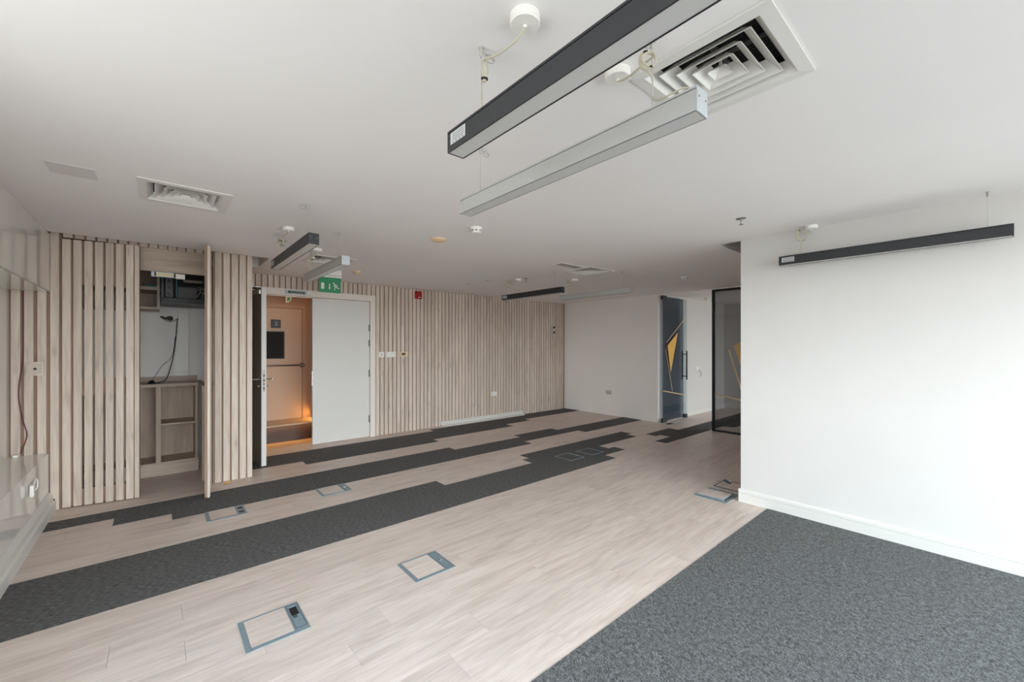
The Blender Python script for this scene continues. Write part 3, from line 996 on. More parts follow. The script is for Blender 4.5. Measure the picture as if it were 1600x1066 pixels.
# ------------------------------------------------------------------ pendant lamps
def pendant(xc, y0, y1, style, rose, g_far, g_near, label, coil='ring', z0=2.205, ht=0.077, wd=0.068, sticker=True, cable_end=None, cside=1, cr_=.026):
    z1 = z0 + ht
    t = thing('pendant_lamp', (xc, (y0 + y1) / 2, z0), label, 'lamp', 'slim linear lamps hung from the ceiling')
    body = M['black'] if style == 'black' else M['silver']
    trim = M['black_trim'] if style == 'black' else M['silver']
    hw = wd / 2
    g = .0035 if style == 'black' else .003
    # extruded profile: side walls with a groove under the top lip, open slot below for the diffuser
    prof = [(-hw, z0), (-hw, z1 - .010), (-hw + .006, z1 - .0095), (-hw + .006, z1 - .007), (-hw, z1 - .007), (-hw, z1),
            (hw, z1), (hw, z1 - .007), (hw - .006, z1 - .007), (hw - .006, z1 - .0095), (hw, z1 - .010), (hw, z0), (hw - g, z0), (hw - g, z0 + .006), (-hw + g, z0 + .006), (-hw + g, z0)]
    MB().prism([(xc + a, z) for a, z in prof], 1, y0 + .004, y1 - .004).build('housing', body, t)
    tm = M['black_trim'] if style == 'black' else M['groove']  # on silver, dark strips paint the shadow lines of lip and lower edge
    ed_ = MB()
    for sx in (-1, 1):
        ed_.box(xc + sx * (hw - .0005) - .0010, xc + sx * (hw - .0005) + .0010, y0 + .004, y1 - .004, z0 - .0006, z0 + .0018)
        ed_.box(xc + sx * (hw - .006) - .0004, xc + sx * (hw - .006) + .0004, y0 + .004, y1 - .004, z1 - .0095, z1 - .0072)
    ed_.build('edge_trim', tm, t)
    B(xc - hw + g, xc + hw - g, y0 + .006, y1 - .006, z0 + .0012, z0 + .006).build('diffuser', M['diffuser'], t)
    for yy, s in ((y0, 1), (y1, -1)):
        cap = MB().bbox(xc - hw, xc + hw, min(yy, yy + s * .004), max(yy, yy + s * .004), z0, z1, .001).build('end_cap', M['black'] if style == 'black' else M['silver_cap'], t)
        for sx in (-1, 1):
            MB().lathe([(.0035, 0), (.003, .0015)], (xc + sx * hw * .62, yy - .0015 if s > 0 else yy, z0 + ht * .62), 8, 'y').build('screw', M['steel'], cap)
    if sticker:
        st_ = B(xc - hw - .0008, xc - hw + .0002, y1 - .115, y1 - .022, z0 + .022, z1 - .014).build('sticker', M['sticker'], t)
        ink = MB()
        for r_ in range(4):
            ink.box(xc - hw - .0012, xc - hw - .0007, y1 - .107, y1 - .035, z0 + .033 + r_ * .007, z0 + .0355 + r_ * .007)
        for r_ in range(4):
            ink.box(xc - hw - .0012, xc - hw - .0007, y1 - .103 + r_ * .02, y1 - .096 + r_ * .02, z0 + .024, z0 + .030)
        ink.build('small_print', M['sticker_ink'], st_)
    for i, gy in enumerate((g_far, g_near)):
        wr = MB().tube([(xc, gy, z1), (xc, gy, H - .02)], .0007, 5)
        wr.lathe([(.004, 0), (.004, .008)], (xc, gy, z1), 8)
        wr.build('suspension_wire', M['wire'], t)
        MB().lathe([(.003, -.034), (.0065, -.028), (.0065, -.006), (.009, -.005), (.009, 0)], (xc, gy, H), 12).build('wire_gripper', M['wire'], t)
        ang = random.uniform(-.5, .5)
        lo = [(xc + .035 * (1 if i == 0 else -1) + .018 * math.cos(k * 2 * math.pi / 10), gy + .012 * math.cos(k * 2 * math.pi / 10) * math.sin(ang), H - .024 + .014 * math.sin(k * 2 * math.pi / 10)) for k in range(11)]
        MB().tube([(xc, gy, H - .012)] + lo, .0009, 5, 3).build('wire_tail', M['steel'], t)
    rx, ry = rose
    rs = MB().lathe([(.046, 0), (.0465, -.026), (.044, -.029), (.006, -.030)], (rx, ry, H), 28).build('ceiling_rose', M['white_plastic'], t)
    MB().lathe([(.006, -.029), (.006, -.036), (.004, -.037)], (rx, ry, H), 12).build('cable_gland', M['white_plastic'], rs)
    gy = g_far if abs(ry - g_far) < abs(ry - g_near) else g_near
    dx, dy = xc - rx, gy - ry
    ce = cable_end if cable_end is not None else gy
    R_ = .0036
    if coil == 'hang':
        pts = [(rx, ry, H - .036), (rx + dx * .25, ry + dy * .18, H - .058), (rx + dx * .6, ry + dy * .55, H - .064), (xc + .004, gy - .02, H - .048), (xc + .006, gy - .006, H - .04)]
        c0, ra, rb, hx, hy = (xc + .009, gy - .006, H - .074), .008, .036, .76, .65
    else:
        pts = [(rx, ry, H - .036), (rx + dx * .3, ry + dy * .3, H - .052), (rx + dx * .7, ry + dy * .75, H - .050), (xc + .012, gy - .004 * (1 if dy > 0 else -1), H - .044)]
        c0, ra, rb, hx, hy = (xc + cside * .024, gy, H - .072), cr_, cr_, .76, .65
    cb = MB().tube(pts, R_, 8, 6)
    cb.build('power_cable', M['cable'], t)
    cl = MB()
    for k in range(4):
        rr = 1 + .06 * (k - 1.5)
        ph = k * .7
        ring_ = []
        for j in range(16):
            a_ = j * 2 * math.pi / 16
            u_ = ra * rr * math.cos(a_)
            ring_.append((c0[0] + u_ * hx + (k - 1.5) * .0032 * hy, c0[1] - u_ * hy + (k - 1.5) * .0032 * hx, c0[2] + rb * rr * math.sin(a_) + .004 * math.sin(2 * a_ + k)))
        cl.tube(ring_, R_ * .95, 6, 2, True)
    cl.build('cable_coil', M['cable'], t)
    for a_ in ((1.9, -1.3) if coil == 'ring' else (-2.0, -1.2)):
        q = (c0[0] + ra * hx * math.cos(a_), c0[1] - ra * hy * math.cos(a_), c0[2] + rb * math.sin(a_))
        MB().lathe([(.004, -.003), (.009, -.0022), (.009, .0022), (.004, .003)], q, 10).build('cable_tie', M['black_plastic'], t)
    MB().tube([(c0[0] - ra * .7 * hx, c0[1] + ra * .7 * hy, c0[2] - rb * .7), (xc + .004, gy + .002, H - .12), (xc + .005, gy + .001, z1 + .05), (xc + .003 - abs(ce - gy) * .22, gy + (ce - gy) * .35, z1 + .012), (xc - abs(ce - gy) * .16, gy + (ce - gy) * .85 + .004, z1 + .014), (xc, ce, z1 - .002)], R_ * .8, 8, 6).build('drop_cable', M['cable'], t)
    return t


pendant(0.835, 0.03, 1.292, 'black', (0.858, 0.935), 1.13, 0.19, 'large black linear lamp nearest the camera, running out of the top', 'hang', cable_end=1.128)
pendant(1.253, 0.568, 1.845, 'silver', (1.293, 0.900), 1.703, 0.736, 'near silver linear lamp beside the large air diffuser', 'ring', sticker=False, cable_end=0.585, cside=-1)
pendant(4.150, -0.105, 1.20, 'black', (4.195, 0.981), 1.046, 0.005, 'black linear lamp hanging in front of the bright right wall', 'ring', cable_end=1.17, cr_=.042)
pendant(0.815, 3.045, 4.28, 'black', (0.85, 3.936), 4.19, 3.20, 'black linear lamp near the oak cabinet, left of its silver twin', 'ring')
pendant(1.228, 3.63, 4.83, 'silver', (1.264, 4.594), 4.74, 3.80, 'silver linear lamp hanging near the green exit sign', 'ring', sticker=False)
pendant(4.100, 3.72, 4.96, 'black', (4.141, 4.659), 4.86, 3.86, 'far black linear lamp hanging before the slat wall corner', 'ring', cr_=.034, z0=2.216)
pendant(4.775, 3.11, 4.37, 'silver', (4.811, 4.121), 4.234, 3.246, 'faint silver linear lamp farthest away, before the end wall', 'ring', z0=2.214, sticker=False)

# ------------------------------------------------------------------ small ceiling fittings
for (x, y), lab, lab2 in (((2.074, 2.882), 'white smoke detector beyond the near silver lamp end', 'w'), ((2.051, 5.615), 'small cream smoke detector right of the exit sign', 'c'), ((5.859, 2.914), 'far white smoke detector before the glass partition', 'w')):
    t = thing('smoke_detector', (x, y, H), lab, 'smoke detector', 'ceiling smoke detectors')
    m = M['white_plastic'] if lab2 == 'w' else M['cream_plastic']
    MB().lathe([(.052, 0), (.052, -.012), (.047, -.016)], (x, y, H), 28).build('base', m, t)
    MB().lathe([(.046, -.014), (.046, -.034), (.036, -.048), (.004, -.050)], (x, y, H), 28).build('head', m, t)
    sl = MB()
    for k in range(8):
        a = k * math.pi / 4 + .2
        c_, s_ = math.cos(a), math.sin(a)
        ps = []
        for (r, tt, zz) in ((.0468, -.008, -.034), (.0468, .008, -.034), (.0468, .008, -.026), (.0468, -.008, -.026), (.036, -.008, -.034), (.036, .008, -.034), (.036, .008, -.026), (.036, -.008, -.026)):
            ps.append((x + r * c_ - tt * s_, y + r * s_ + tt * c_, H + zz))
        sl.add(ps, [(0, 1, 2, 3), (4, 7, 6, 5), (0, 4, 5, 1), (1, 5, 6, 2), (2, 6, 7, 3), (3, 7, 4, 0)])
    sl.build('smoke_slots', M['black_plastic'], t)
t = thing('ceiling_speaker', (2.027, 3.426, H), 'round cream domed disc on the ceiling by the smoke detector', 'speaker')
MB().lathe([(.078, 0), (.077, -.006), (.066, -.016), (.04, -.024), (.004, -.027)], (2.027, 3.426, H), 32).build('dome', M['cream_plastic'], t)
for (x, y, z), lab in (((3.527, 1.291, H), 'chrome sprinkler head near the right wall corner'), ((4.189, 4.54, H), 'dark sprinkler head by the far black lamp'),
                       ((0.909, 4.467, H), 'sprinkler head above the far end of the lamp by the cabinet'), ((8.816, 3.923, H), 'sprinkler head in the side room beyond the glass')):
    t = thing('sprinkler', (x, y, z), lab, 'sprinkler', 'ceiling sprinkler heads')
    MB().lathe([(.036, 0), (.036, -.003), (.014, -.008)], (x, y, z), 20).build('escutcheon', M['steel'], t)
    MB().lathe([(.009, -.006), (.009, -.024), (.005, -.026)], (x, y, z), 12).build('nozzle', M['chrome'], t)
    MB().tube([(x - .008, y, z - .024), (x - .013, y, z - .035), (x - .003, y, z - .047)], .002, 6).tube([(x + .008, y, z - .024), (x + .013, y, z - .035), (x + .003, y, z - .047)], .002, 6).build('yoke', M['chrome'], t)
    MB().lathe([(.017, -.047), (.017, -.050)], (x, y, z), 16).build('deflector', M['steel'], t)

# ------------------------------------------------------------------ slatted cabinet built in at the left
CX0, CX1 = -0.672, 0.805
cab = thing('slatted_cabinet', (0.07, 6.1, 0), 'tall built-in oak slat cabinet with one leaf standing wide open', 'cabinet')
# side panels, inner top
B(CX0 - .08, CX0 - .06, 5.60, YB + .010, 0.001, H + .2).build('side_panel', M['oak_v'], cab)
B(CX1 - .02, CX1, 5.56, YB, 0.001, H + .2).build('side_panel', M['oak_v'], cab)
B(CX0 - .06, CX1 - .02, 5.60, YB + .010, 2.56, 2.58).build('top_panel', M['oak_v'], cab)
# header board above the opening and the short slats over it
B(-0.15, 0.445, 5.572, 5.598, 2.268, H + .2).build('header_board', M['oak_h'], cab)
fz = B(-0.665, 0.445, 5.566, 5.572, 2.503, H + .2).build('frieze', M['slat_shaded'], cab)
fm = slat_mesh(0.0585, 0.014, .21)
x = -0.635
while x < 0.44:
    piece(fm, 'slat', (x, 5.552, 2.503), fz)
    x += .0745
# fixed slatted bay at the right
fp = B(0.452, CX1, 5.545, 5.56, 0.001, H + .2).build('fixed_panel', M['slat_shaded'], cab)
fm2 = slat_mesh(0.060, 0.018, H + .19)
for xx in (0.498, 0.5745, 0.651, 0.7265):
    piece(fm2, 'slat', (xx, 5.527, 0.001), fp)
fm3 = slat_mesh(0.050, 0.045, H + .19)
piece(fm3, 'slat', (0.792, 5.522, 0.001), fp)


def cab_leaf(hinge, ang, flip):
    """leaf in its own frame: s runs from the hinge, t is thickness (front slats at t<0); side=+1 s towards +x when shut"""
    c_, s_ = math.cos(ang), math.sin(ang)
    def W(s, t, z):
        t *= flip
        return (hinge[0] + s * c_ - t * s_, hinge[1] + s * s_ + t * c_, z)
    def sbox(mb, s0, s1, t0, t1, z0, z1):
        p = [W(s, t, z) for z in (z0, z1) for t in (t0, t1) for s in (s0, s1)]
        return mb.add(p, [(0, 2, 3, 1), (4, 5, 7, 6), (0, 1, 5, 4), (2, 6, 7, 3), (0, 4, 6, 2), (1, 3, 7, 5)])
    LWD = 0.538
    rail = MB()
    sbox(rail, 0, .10, -.0, .022, 0.012, 2.488)
    sbox(rail, LWD - .088, LWD, 0, .022, 0.012, 2.488)
    for (z0, z1) in ((2.08, 2.488), (1.035, 1.195), (0.012, 0.159)):
        sbox(rail, .10, LWD - .088, 0, .022, z0, z1)
    leaf = rail.build('door', M['slat_shaded'], cab)
    for k in range(7):
        s0 = k * .0735 + .002
        sbox(MB(), s0, s0 + .0545, -.022, -.0005, 0.008, 2.490).build('slat', M['slat'], leaf)
    sbox(MB(), LWD - .034, LWD, -.020, -.0005, 0.008, 2.490).build('slat', M['slat'], leaf)
    return leaf


l1 = cab_leaf((CX0 + .003, 5.590), math.radians(-11.0), 1)
l1['label'] = 'slatted left leaf standing slightly ajar'
l2 = cab_leaf((0.421, 5.548), math.radians(-96.0), -1)
l2['label'] = 'slatted right leaf swung wide open, edge on'

mg = thing('magnetic_lock', (0.08, 5.55, 2.235), 'silver magnetic lock under the cabinet header board', 'lock')
B(-0.055, 0.135, 5.545, 5.585, 2.212, 2.262).build('body', M['silver_cap'], mg)
B(-0.02, 0.125, 5.542, 5.546, 2.226, 2.248).build('brass_face', plain('brass_face', (176, 160, 112), 0.35, metal=0.6), mg)
for xx in (-0.032, 0.122):
    B(xx, xx + .014, 5.540, 5.5455, 2.216, 2.258).build('pole', M['black_trim'], mg)
B(0.137, 0.213, 5.545, 5.585, 2.206, 2.255).build('end_block', M['white_plastic'], mg)

# low shelving inside
su = thing('shelf_unit', (-0.15, 6.4, 0), 'low open oak shelf unit standing inside the cabinet', 'shelves')
B(-0.70, 0.42, 6.25, 6.69, 1.025, 1.06).build('worktop', M['oak_h'], su)
B(-0.70, 0.38, 6.668, 6.69, 1.06, 1.125).build('backsplash', M['oak_h'], su)
B(-0.70, 0.37, 6.27, 6.66, 0.13, 0.15).build('bottom_board', M['oak_h'], su)
B(-0.70, 0.37, 6.262, 6.278, 0.0, 0.13).build('plinth', M['oak_h'], su)
for (a, b) in ((-0.70, -0.68), (-0.022, 0.022), (0.338, 0.36)):
    B(a, b, 6.262, 6.66, 0.13, 1.025).build('upright', M['oak_v'], su)
B(0.022, 0.338, 6.27, 6.66, 0.575, 0.595).build('shelf', M['oak_h'], su)
B(-0.70, 0.37, 6.655, 6.664, 0.15, 1.025).build('back_board', M['oak_v'], su)
sv = thing('side_shelf_unit', (0.6, 6.0, 0), 'oak side shelf unit behind the open cabinet leaf', 'shelves')
B(0.362, 0.78, 5.70, 6.245, 1.03, 1.06).build('worktop', M['oak_h'], sv)
B(0.366, 0.78, 5.705, 5.727, 0.0, 1.03).build('end_panel', M['oak_v'], sv)
B(0.43, 0.78, 6.222, 6.245, 0.0, 1.03).build('end_panel', M['oak_v'], sv)
B(0.76, 0.78, 5.727, 6.222, 0.0, 1.03).build('back_board', M['oak_v'], sv)
for zz in (0.13, 0.575):
    B(0.38, 0.76, 5.727, 6.222, zz, zz + .02).build('shelf', M['oak_h'], sv)
B(0.38, 0.395, 5.727, 6.222, 0, .13).build('plinth', M['oak_h'], sv)
# wall shelf box
ws = thing('wall_shelf', (-0.3, 6.45, 1.92), 'oak wall shelf box hung high inside the cabinet', 'shelves')
B(-0.70, 0.01, 6.2, 6.69, 1.92, 1.945).build('bottom_board', M['oak_h'], ws)
B(-0.012, 0.012, 6.2, 6.69, 1.945, 2.55).build('side_board', M['oak_v'], ws)
B(-0.70, -0.012, 6.2, 6.68, 2.14, 2.175).build('shelf', M['oak_h'], ws)
B(-0.70, -0.012, 6.68, 6.69, 1.945, 2.55).build('back_board', M['oak_v'], ws)
t = thing('teal_box', (-0.07, 6.3, 2.175), 'flat dark teal box lying on the high wall shelf', 'box')
MB().bbox(-0.115, -0.016, 6.24, 6.50, 2.176, 2.205, .003).build('case', M['teal_d'], t)
# equipment rack
rk = thing('network_rack', (0.34, 6.35, 1.99), 'black wall-hung network rack high inside the cabinet', 'rack')
MB().box(0.025, 0.045, 6.08, 6.69, 1.99, 2.55).box(0.66, 0.68, 6.08, 6.69, 1.99, 2.55).box(0.045, 0.66, 6.08, 6.69, 1.99, 2.01).box(0.045, 0.66, 6.67, 6.69, 2.01, 2.55).box(0.045, 0.66, 6.08, 6.69, 2.53, 2.55).build('case', M['rack'], rk)
MB().bbox(0.028, 0.678, 6.062, 6.08, 2.0, 2.052, .004).build('front_rail', M['black_plastic'], rk)
sp = MB().box(0.06, 0.125, 6.10, 6.115, 2.06, 2.50)
sp.build('side_post', M['rack_in'], rk)
vt = MB()
for k in range(5):
    vt.prism([(0.075, 2.10 + k * .075), (0.105, 2.075 + k * .075), (0.108, 2.085 + k * .075), (0.078, 2.112 + k * .075)], 1, 6.094, 6.0995)
vt.build('vent_slots', M['black_plastic'], rk)
B(0.155, 0.163, 6.09, 6.10, 2.06, 2.50).build('teal_strip', M['teal'], rk)
B(0.17, 0.345, 6.16, 6.30, 2.058, 2.19).build('switch_box', M['rack_in'], rk)
B(0.22, 0.40, 6.12, 6.2, 2.245, 2.275).build('patch_panel', plain('patch_panel_beige', (150, 142, 128), 0.6), rk)
wr = MB()
for k in range(9):
    a = k * .7
    wr.tube([(0.40 + .02 * math.cos(a), 6.10, 2.15 + .015 * math.sin(a)), (0.40 + .04 * math.cos(a + .5), 6.09, 2.15 + .05 * math.sin(a)), (0.40 + .07 * math.cos(a + .3), 6.11, 2.12 + .085 * math.sin(a) - .01)], .0035, 6, 5)
wr.build('patch_cables', plain('patch_cable_grey', (160, 154, 128), 0.5), rk)
B(0.19, 0.292, 6.645, 6.701, 1.128, 1.985).build('trunking', M['white_plastic'])
tk = bpy.data.objects['trunking']
tag(tk, 'white vertical cable trunking on the wall inside the cabinet', 'trunking')
t = thing('wall_hole', (0.08, 6.70, 1.84), 'rough broken hole in the wall inside the cabinet', 'hole')
MB().prism([(0.01, 1.862), (0.03, 1.875), (0.05, 1.868), (0.07, 1.86), (0.09, 1.875), (0.12, 1.878), (0.14, 1.865), (0.142, 1.83), (0.11, 1.815), (0.07, 1.83), (0.04, 1.84)], 1, 6.698, 6.7019).build('cavity', M['brick_dark'], t)
MB().tube([(0.05, 6.694, 1.835), (0.09, 6.69, 1.808), (0.14, 6.69, 1.815), (0.185, 6.69, 1.845)], .006, 6, 6).build('loose_wire', M['steel'], t)
t = thing('power_cable', (0.02, 6.45, 1.06), 'black cable with a plug trailing from the wall onto the worktop', 'cable')
MB().tube([(0.187, 6.69, 1.845), (0.178, 6.66, 1.80), (0.165, 6.65, 1.6), (0.145, 6.64, 1.4), (0.11, 6.62, 1.22), (0.07, 6.50, 1.10), (0.0, 6.40, 1.066), (-0.05, 6.36, 1.070)], .005, 6, 8).build('flex', M['black_plastic'], t)
MB().tube([(0.16, 6.66, 1.62), (0.13, 6.655, 1.38), (0.03, 6.62, 1.25), (-0.06, 6.45, 1.09), (-0.10, 6.40, 1.065)], .0025, 6, 8).build('thin_flex', M['black_plastic'], t)
MB().lathe([(.008, 0), (.03, .004), (.033, .012), (.026, .03), (.012, .042)], (-0.06, 6.36, 1.0605), 14).build('plug', M['black_plastic'], t)

# ------------------------------------------------------------------ left wall fittings
t = thing('recess_socket', (-0.836, 5.566, 1.297), 'beige single socket on the slats at the end of the recess', 'socket')
MB().bbox(-0.888, -0.784, 5.552, 5.568, 1.235, 1.358, .004).build('mounting_block', M['slat'], t)
MB().bbox(-0.880, -0.792, 5.545, 5.552, 1.253, 1.342, .003).build('plate', plain('beige_plate', (204, 190, 176), 0.5), t)
MB().lathe([(.011, 0), (.009, .003)], (-0.833, 5.5425, 1.297), 12, 'y').build('jack', M['brick_dark'], t)
t = thing('red_wires', (-0.92, 5.56, 0.55), 'thin twisted red and dark wires hanging down the recess slats', 'wire')
wpts = [(-0.909, 5.572, 1.99), (-0.908, 5.572, 1.6), (-0.911, 5.571, 1.36), (-0.928, 5.560, 1.18), (-0.930, 5.558, 1.02), (-0.906, 5.556, 0.84), (-0.884, 5.556, 0.73), (-0.893, 5.556, 0.65), (-0.916, 5.558, 0.575), (-0.918, 5.558, 0.552)]
MB().tube(wpts, .0019, 6, 8).build('red_wire', M['wire_red'], t)
MB().tube([(a + .004, b + .001, c + .004 * math.sin(i * 2)) for i, (a, b, c) in enumerate(wpts)], .0022, 6, 8).build('dark_wire', plain('dark_wire', (60, 48, 62), 0.5), t)
MB().bbox(-0.955, -0.925, 5.50, 5.55, 0.531, 0.552, .004).build('connector', M['white_plastic'], t)
t = thing('ledge_plug', (XL + .008, 4.84, 0.40), 'white plug with a looped lead on the glossy ledge front', 'plug')
MB().bbox(XL + .008, XL + .018, 4.80, 4.96, 0.345, 0.435, .004).build('plate', M['gloss'], t)
MB().bbox(XL + .018, XL + .042, 4.745, 4.785, 0.350, 0.440, .009).build('plug', M['white_plastic'], t)
MB().tube([(XL + .022, 4.90, 0.365), (XL + .036, 4.90, 0.385), (XL + .038, 4.895, 0.44), (XL + .036, 4.875, 0.46), (XL + .034, 4.84, 0.455), (XL + .03, 4.775, 0.40)], .0045, 8, 6).build('lead', M['white_plastic'], t)

# ------------------------------------------------------------------ floor boxes
FB = [
    (0.323, 0.614, 2.357, 2.644, 'wood', 'one', 'nearest grey floor box with a wood lid and one open flap'),
    (1.239, 1.531, 2.364, 2.642, 'wood', 'shut', 'grey floor box with a shut flap, nearer the middle of the wood floor'),
    (0.315, 0.605, 4.333, 4.60, 'wood', 'two', 'grey floor box with two open flaps, in front of the open cabinet leaf'),
    (1.238, 1.530, 4.323, 4.595, 'wood', 'shut', 'grey floor box with a shut flap beside the middle carpet strip'),
    (4.075, 4.354, 3.553, 3.849, 'carpet', 'clip', 'carpet-lidded floor box, the left one of the far pair'),
    (4.509, 4.780, 3.552, 3.840, 'carpet', 'none', 'carpet-lidded floor box, the right one of the far pair'),
    (4.09, 4.42, 1.635, 1.937, 'wood', 'raised', 'floor box with its wood lid raised, by the right wall corner'),
    (4.508, 4.80, 1.655, 1.93, 'wood', 'plug', 'thin-framed floor box half hidden behind the right wall corner'),
]
for (a, b, c, d, lid, flap, lab) in FB:
    t = thing('floor_box', ((a + b) / 2, (c + d) / 2, 0), lab, 'floor box', 'floor boxes set into the floor')
    thin = lid == 'carpet' or flap == 'plug'
    fw = .013 if thin else .024
    sw = .016 if thin else .068          # flap strip on the far side
    fm_ = M['floorbox_d'] if flap == 'plug' else M['floorbox']
    z = .0035
    MB().slab([(a, b, c, d)], [(a + fw, b - sw, c + fw, d - .009)] + ([(b - sw + .014, b - .014, d - .125, d - .035)] if flap == 'one' else []) +
              ([(b - sw + .014, b - .014, d - .115, d - .03), (b - sw + .014, b - .014, c + .05, c + .13)] if flap == 'two' else []), .0003, z + .001).build('frame', fm_, t)
    lm = M['floor'] if lid == 'wood' else M['carpet']
    if flap != 'raised':
        B(a + fw + .002, b - sw - .002, c + fw + .002, d - .011, .0003, z).build('lid', lm, t)
    else:
        lo = MB()
        lo.add([(a + .035, c + .035, .004), (b - .075, c + .035, .004), (b - .075, d - .0, .004), (a + .035, d - .0, .004),
                (a + .035, c + .035, .020), (b - .075, c + .035, .020), (b - .075, d - .0, .012), (a + .035, d - .0, .012)],
               [(0, 3, 2, 1), (0, 1, 5, 4), (1, 2, 6, 5), (2, 3, 7, 6), (3, 0, 4, 7), (4, 5, 6, 7)])
        lo.build('lid_tray', M['floorbox'], t)
        MB().add([(a + .040, c + .040, .0203), (b - .080, c + .040, .0203), (b - .080, d - .005, .0125), (a + .040, d - .005, .0125),
                  (a + .040, c + .040, .0225), (b - .080, c + .040, .0225), (b - .080, d - .005, .0145), (a + .040, d - .005, .0145)],
                 [(0, 3, 2, 1), (0, 1, 5, 4), (1, 2, 6, 5), (2, 3, 7, 6), (3, 0, 4, 7), (4, 5, 6, 7)]).build('lid', lm, t)
        sk = MB()
        sk.box(a + .06, b - .11, c + .031, c + .0345, .007, .014)
        sk.build('side_slot', M['black_trim'], t)
        hg = MB()
        for k in range(3):
            hg.bbox(b - .062, b - .012, c + .05 + k * .09, c + .10 + k * .09, .0046, .014, .003)
        hg.build('hinge_block', M['floorbox'], t)
    if flap == 'one':
        B(b - sw + .014, b - .014, d - .125, d - .035, .0003, .0008).build('opening', M['black_trim'], t)
        MB().bbox(b - sw + .016, b - .03, d - .155, d - .130, z + .001, z + .0035, .001).build('latch', M['floorbox_d'], t)
        MB().slab([(b - sw + .006, b - .006, c + .035, d - .012)], [(b - sw + .009, b - .009, c + .038, d - .015)], z + .001, z + .0016).build('groove', M['floorbox_d'], t)
    if flap == 'two':
        MB().box(b - sw + .014, b - .014, d - .115, d - .03, .0003, .0008).build('opening', M['black_trim'], t)
        MB().box(b - sw + .014, b - .014, c + .05, c + .13, .0003, .0008).build('opening', M['black_trim'], t)
    if flap == 'shut':
        MB().slab([(b - sw + .006, b - .006, c + .02, d - .012)], [(b - sw + .0085, b - .0085, c + .0225, d - .0145)], z + .001, z + .0016).build('groove', M['floorbox_d'], t)
        MB().bbox(b - sw + .025, b - .025, (c + d) / 2 - .006, (c + d) / 2 + .012, z + .001, z + .004, .001).build('finger_pull', M['chrome'], t)
    if flap == 'clip':
        MB().bbox(b - .03, b - .004, (c + d) / 2 + .06, (c + d) / 2 + .12, z + .001, z + .006, .001).build('clip', M['floorbox'], t)
        MB().bbox(b - .03, b - .004, (c + d) / 2 - .06, (c + d) / 2 - .0, z + .001, z + .006, .001).build('clip', M['floorbox'], t)
    if flap == 'plug':
        MB().tube([(b - .05, d - .02, .014), (b - .10, d - .10, .014)], .013, 8).build('plug', M['floorbox_d'], t)
        MB().tube([(b - .05, d - .06, .012), (b - .03, d - .08, .012)], .010, 8).build('plug_top', M['white_plastic'], t)

t = thing('paper_scrap', (0.565, 5.44, 0), 'small crumpled yellow scrap on the floor beside the open cabinet leaf', 'scrap')
MB().add([(.53, 5.40, .001), (.55, 5.385, .008), (.585, 5.42, .004), (.60, 5.45, .016), (.585, 5.475, .012), (.565, 5.45, .014), (.545, 5.425, .003), (.56, 5.42, .0005)],
         [(0, 1, 7), (1, 2, 7), (2, 3, 5), (3, 4, 5), (4, 6, 5), (6, 0, 7), (6, 7, 5), (7, 2, 5), (0, 6, 1), (1, 6, 2), (2, 6, 4), (2, 4, 3)]).build('scrap', plain('yellow_scrap', (226, 178, 84), 0.6), t)

# ------------------------------------------------------------------ glass door and partition
gd = thing('door_3', (7.47, 4.17, 0), 'open dark glass door with a gold geometric graphic', 'door', kind='structure')
GX0, GX1, GY = 7.475, 8.45, 4.165
B(GX0, GX1, GY - .006, GY + .006, 0.02, 2.475).build('glass', M['glass_door'], gd)
B(GX0, 8.285, GY - .0085, GY - .0063, 0.021, 2.474).build('film', M['film'], gd)


def flat(poly, name, mat, parent, y0, y1):
    return MB().prism(poly, 1, y0, y1).build(name, mat, parent)


gy0, gy1 = GY - .0105, GY - .0088
flat([(8.059, 1.776), (7.648, 1.513), (7.774, 0.974)], 'gold_triangle', M['gold'], gd, gy0, gy1)


def band(p, q, wd):
    p, q = Vector(p), Vector(q)
    d = (q - p).normalized()
    n = Vector((-d.y, d.x)) * wd / 2
    return [tuple(p + n), tuple(q + n), tuple(q - n), tuple(p - n)]


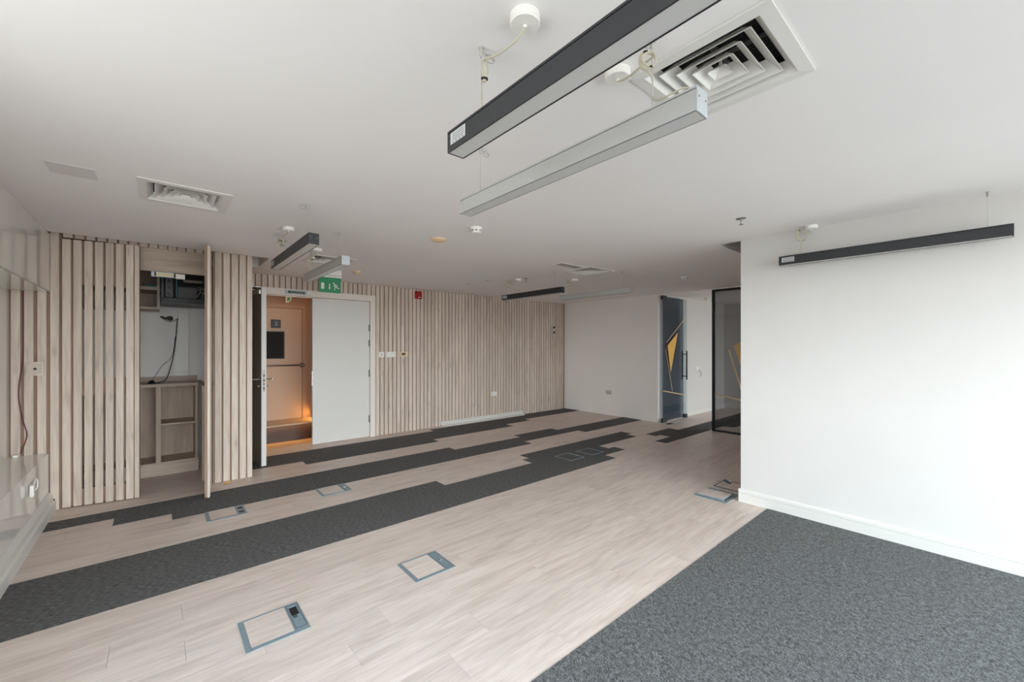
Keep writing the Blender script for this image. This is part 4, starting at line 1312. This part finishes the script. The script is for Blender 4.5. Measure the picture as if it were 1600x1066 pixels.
for (p, q, wd) in (((8.44, 2.135), (7.62, 1.575), .015), ((7.574, 1.449), (7.838, 0.597), .014), ((7.48, 0.624), (8.33, 0.482), .02)):
    flat(band(p, q, wd), 'gold_line', M['gold_line'], gd, gy0, gy1)
hd = MB()
for s in (-1, 1):
    hd.tube([(8.36, GY + s * .05, 0.80), (8.36, GY + s * .05, 1.40)], .014, 8)
for zz in (0.87, 1.33):
    hd.tube([(8.36, GY - .05, zz), (8.36, GY + .05, zz)], .010, 8)
hd = hd.build('pull_handle', M['black'], gd)
for (xa, xb, za, zb) in ((GX0 - .03, GX0 + .15, 0.005, .085), (8.34, GX1, 0.005, .075), (GX0 - .03, GX0 + .13, 2.41, 2.49)):
    MB().bbox(xa, xb, GY - .02, GY + .02, za, zb, .003).build('patch_fitting', M['black'], gd)
B(XR - .05, XR + .12, 3.98, 4.06, 0.0005, 0.006).build('door_stop', M['black'])
tag(bpy.data.objects['door_stop'], 'black floor plate at the foot of the dark glass door', 'floor plate')
pt = thing('glass_partition', (7.43, 2.4, 0), 'smoked glass partition in a slim black frame by the right wall', 'partition')
PY0, PY1 = YBLK + .002, 3.195
MB().slab([(PY0, PY1, 0.003, 2.495)], [(PY0 + .036, PY1 - .036, .028, 2.457)], XR - .025, XR + .025, axis=0).build('frame', M['black_trim'], pt)
B(XR - .006, XR + .006, PY0 + .036, PY1 - .036, .028, 2.457).build('glass', M['glass'], pt)


def flatx(poly, name, mat):
    MB().prism(poly, 0, XR - .010, XR - .0065).build(name, mat, pt)


flatx([(2.841, 1.50), (2.55, 1.68), (2.60, 0.80)][::1], 'gold_triangle', plain('faded_gold_film', (196, 160, 104), 0.5))
for (p, q, wd) in (((2.914, 1.434), (2.66, 0.56), .018), ((3.15, 0.66), (1.62, 0.40), .02)):
    flatx(band(p, q, wd), 'gold_line', M['gold_line'])
socket('wall_socket', (9.05, 4.215, 1.0), 'y-', 'small socket with hanging lead on the side room wall', twin=True)
t = bpy.data.objects.get('wall_socket.002')
MB().tube([(9.07, 4.19, 0.98), (9.14, 4.18, 0.93), (9.16, 4.185, 0.82)], .005, 6, 5).build('lead', M['steel'], t)
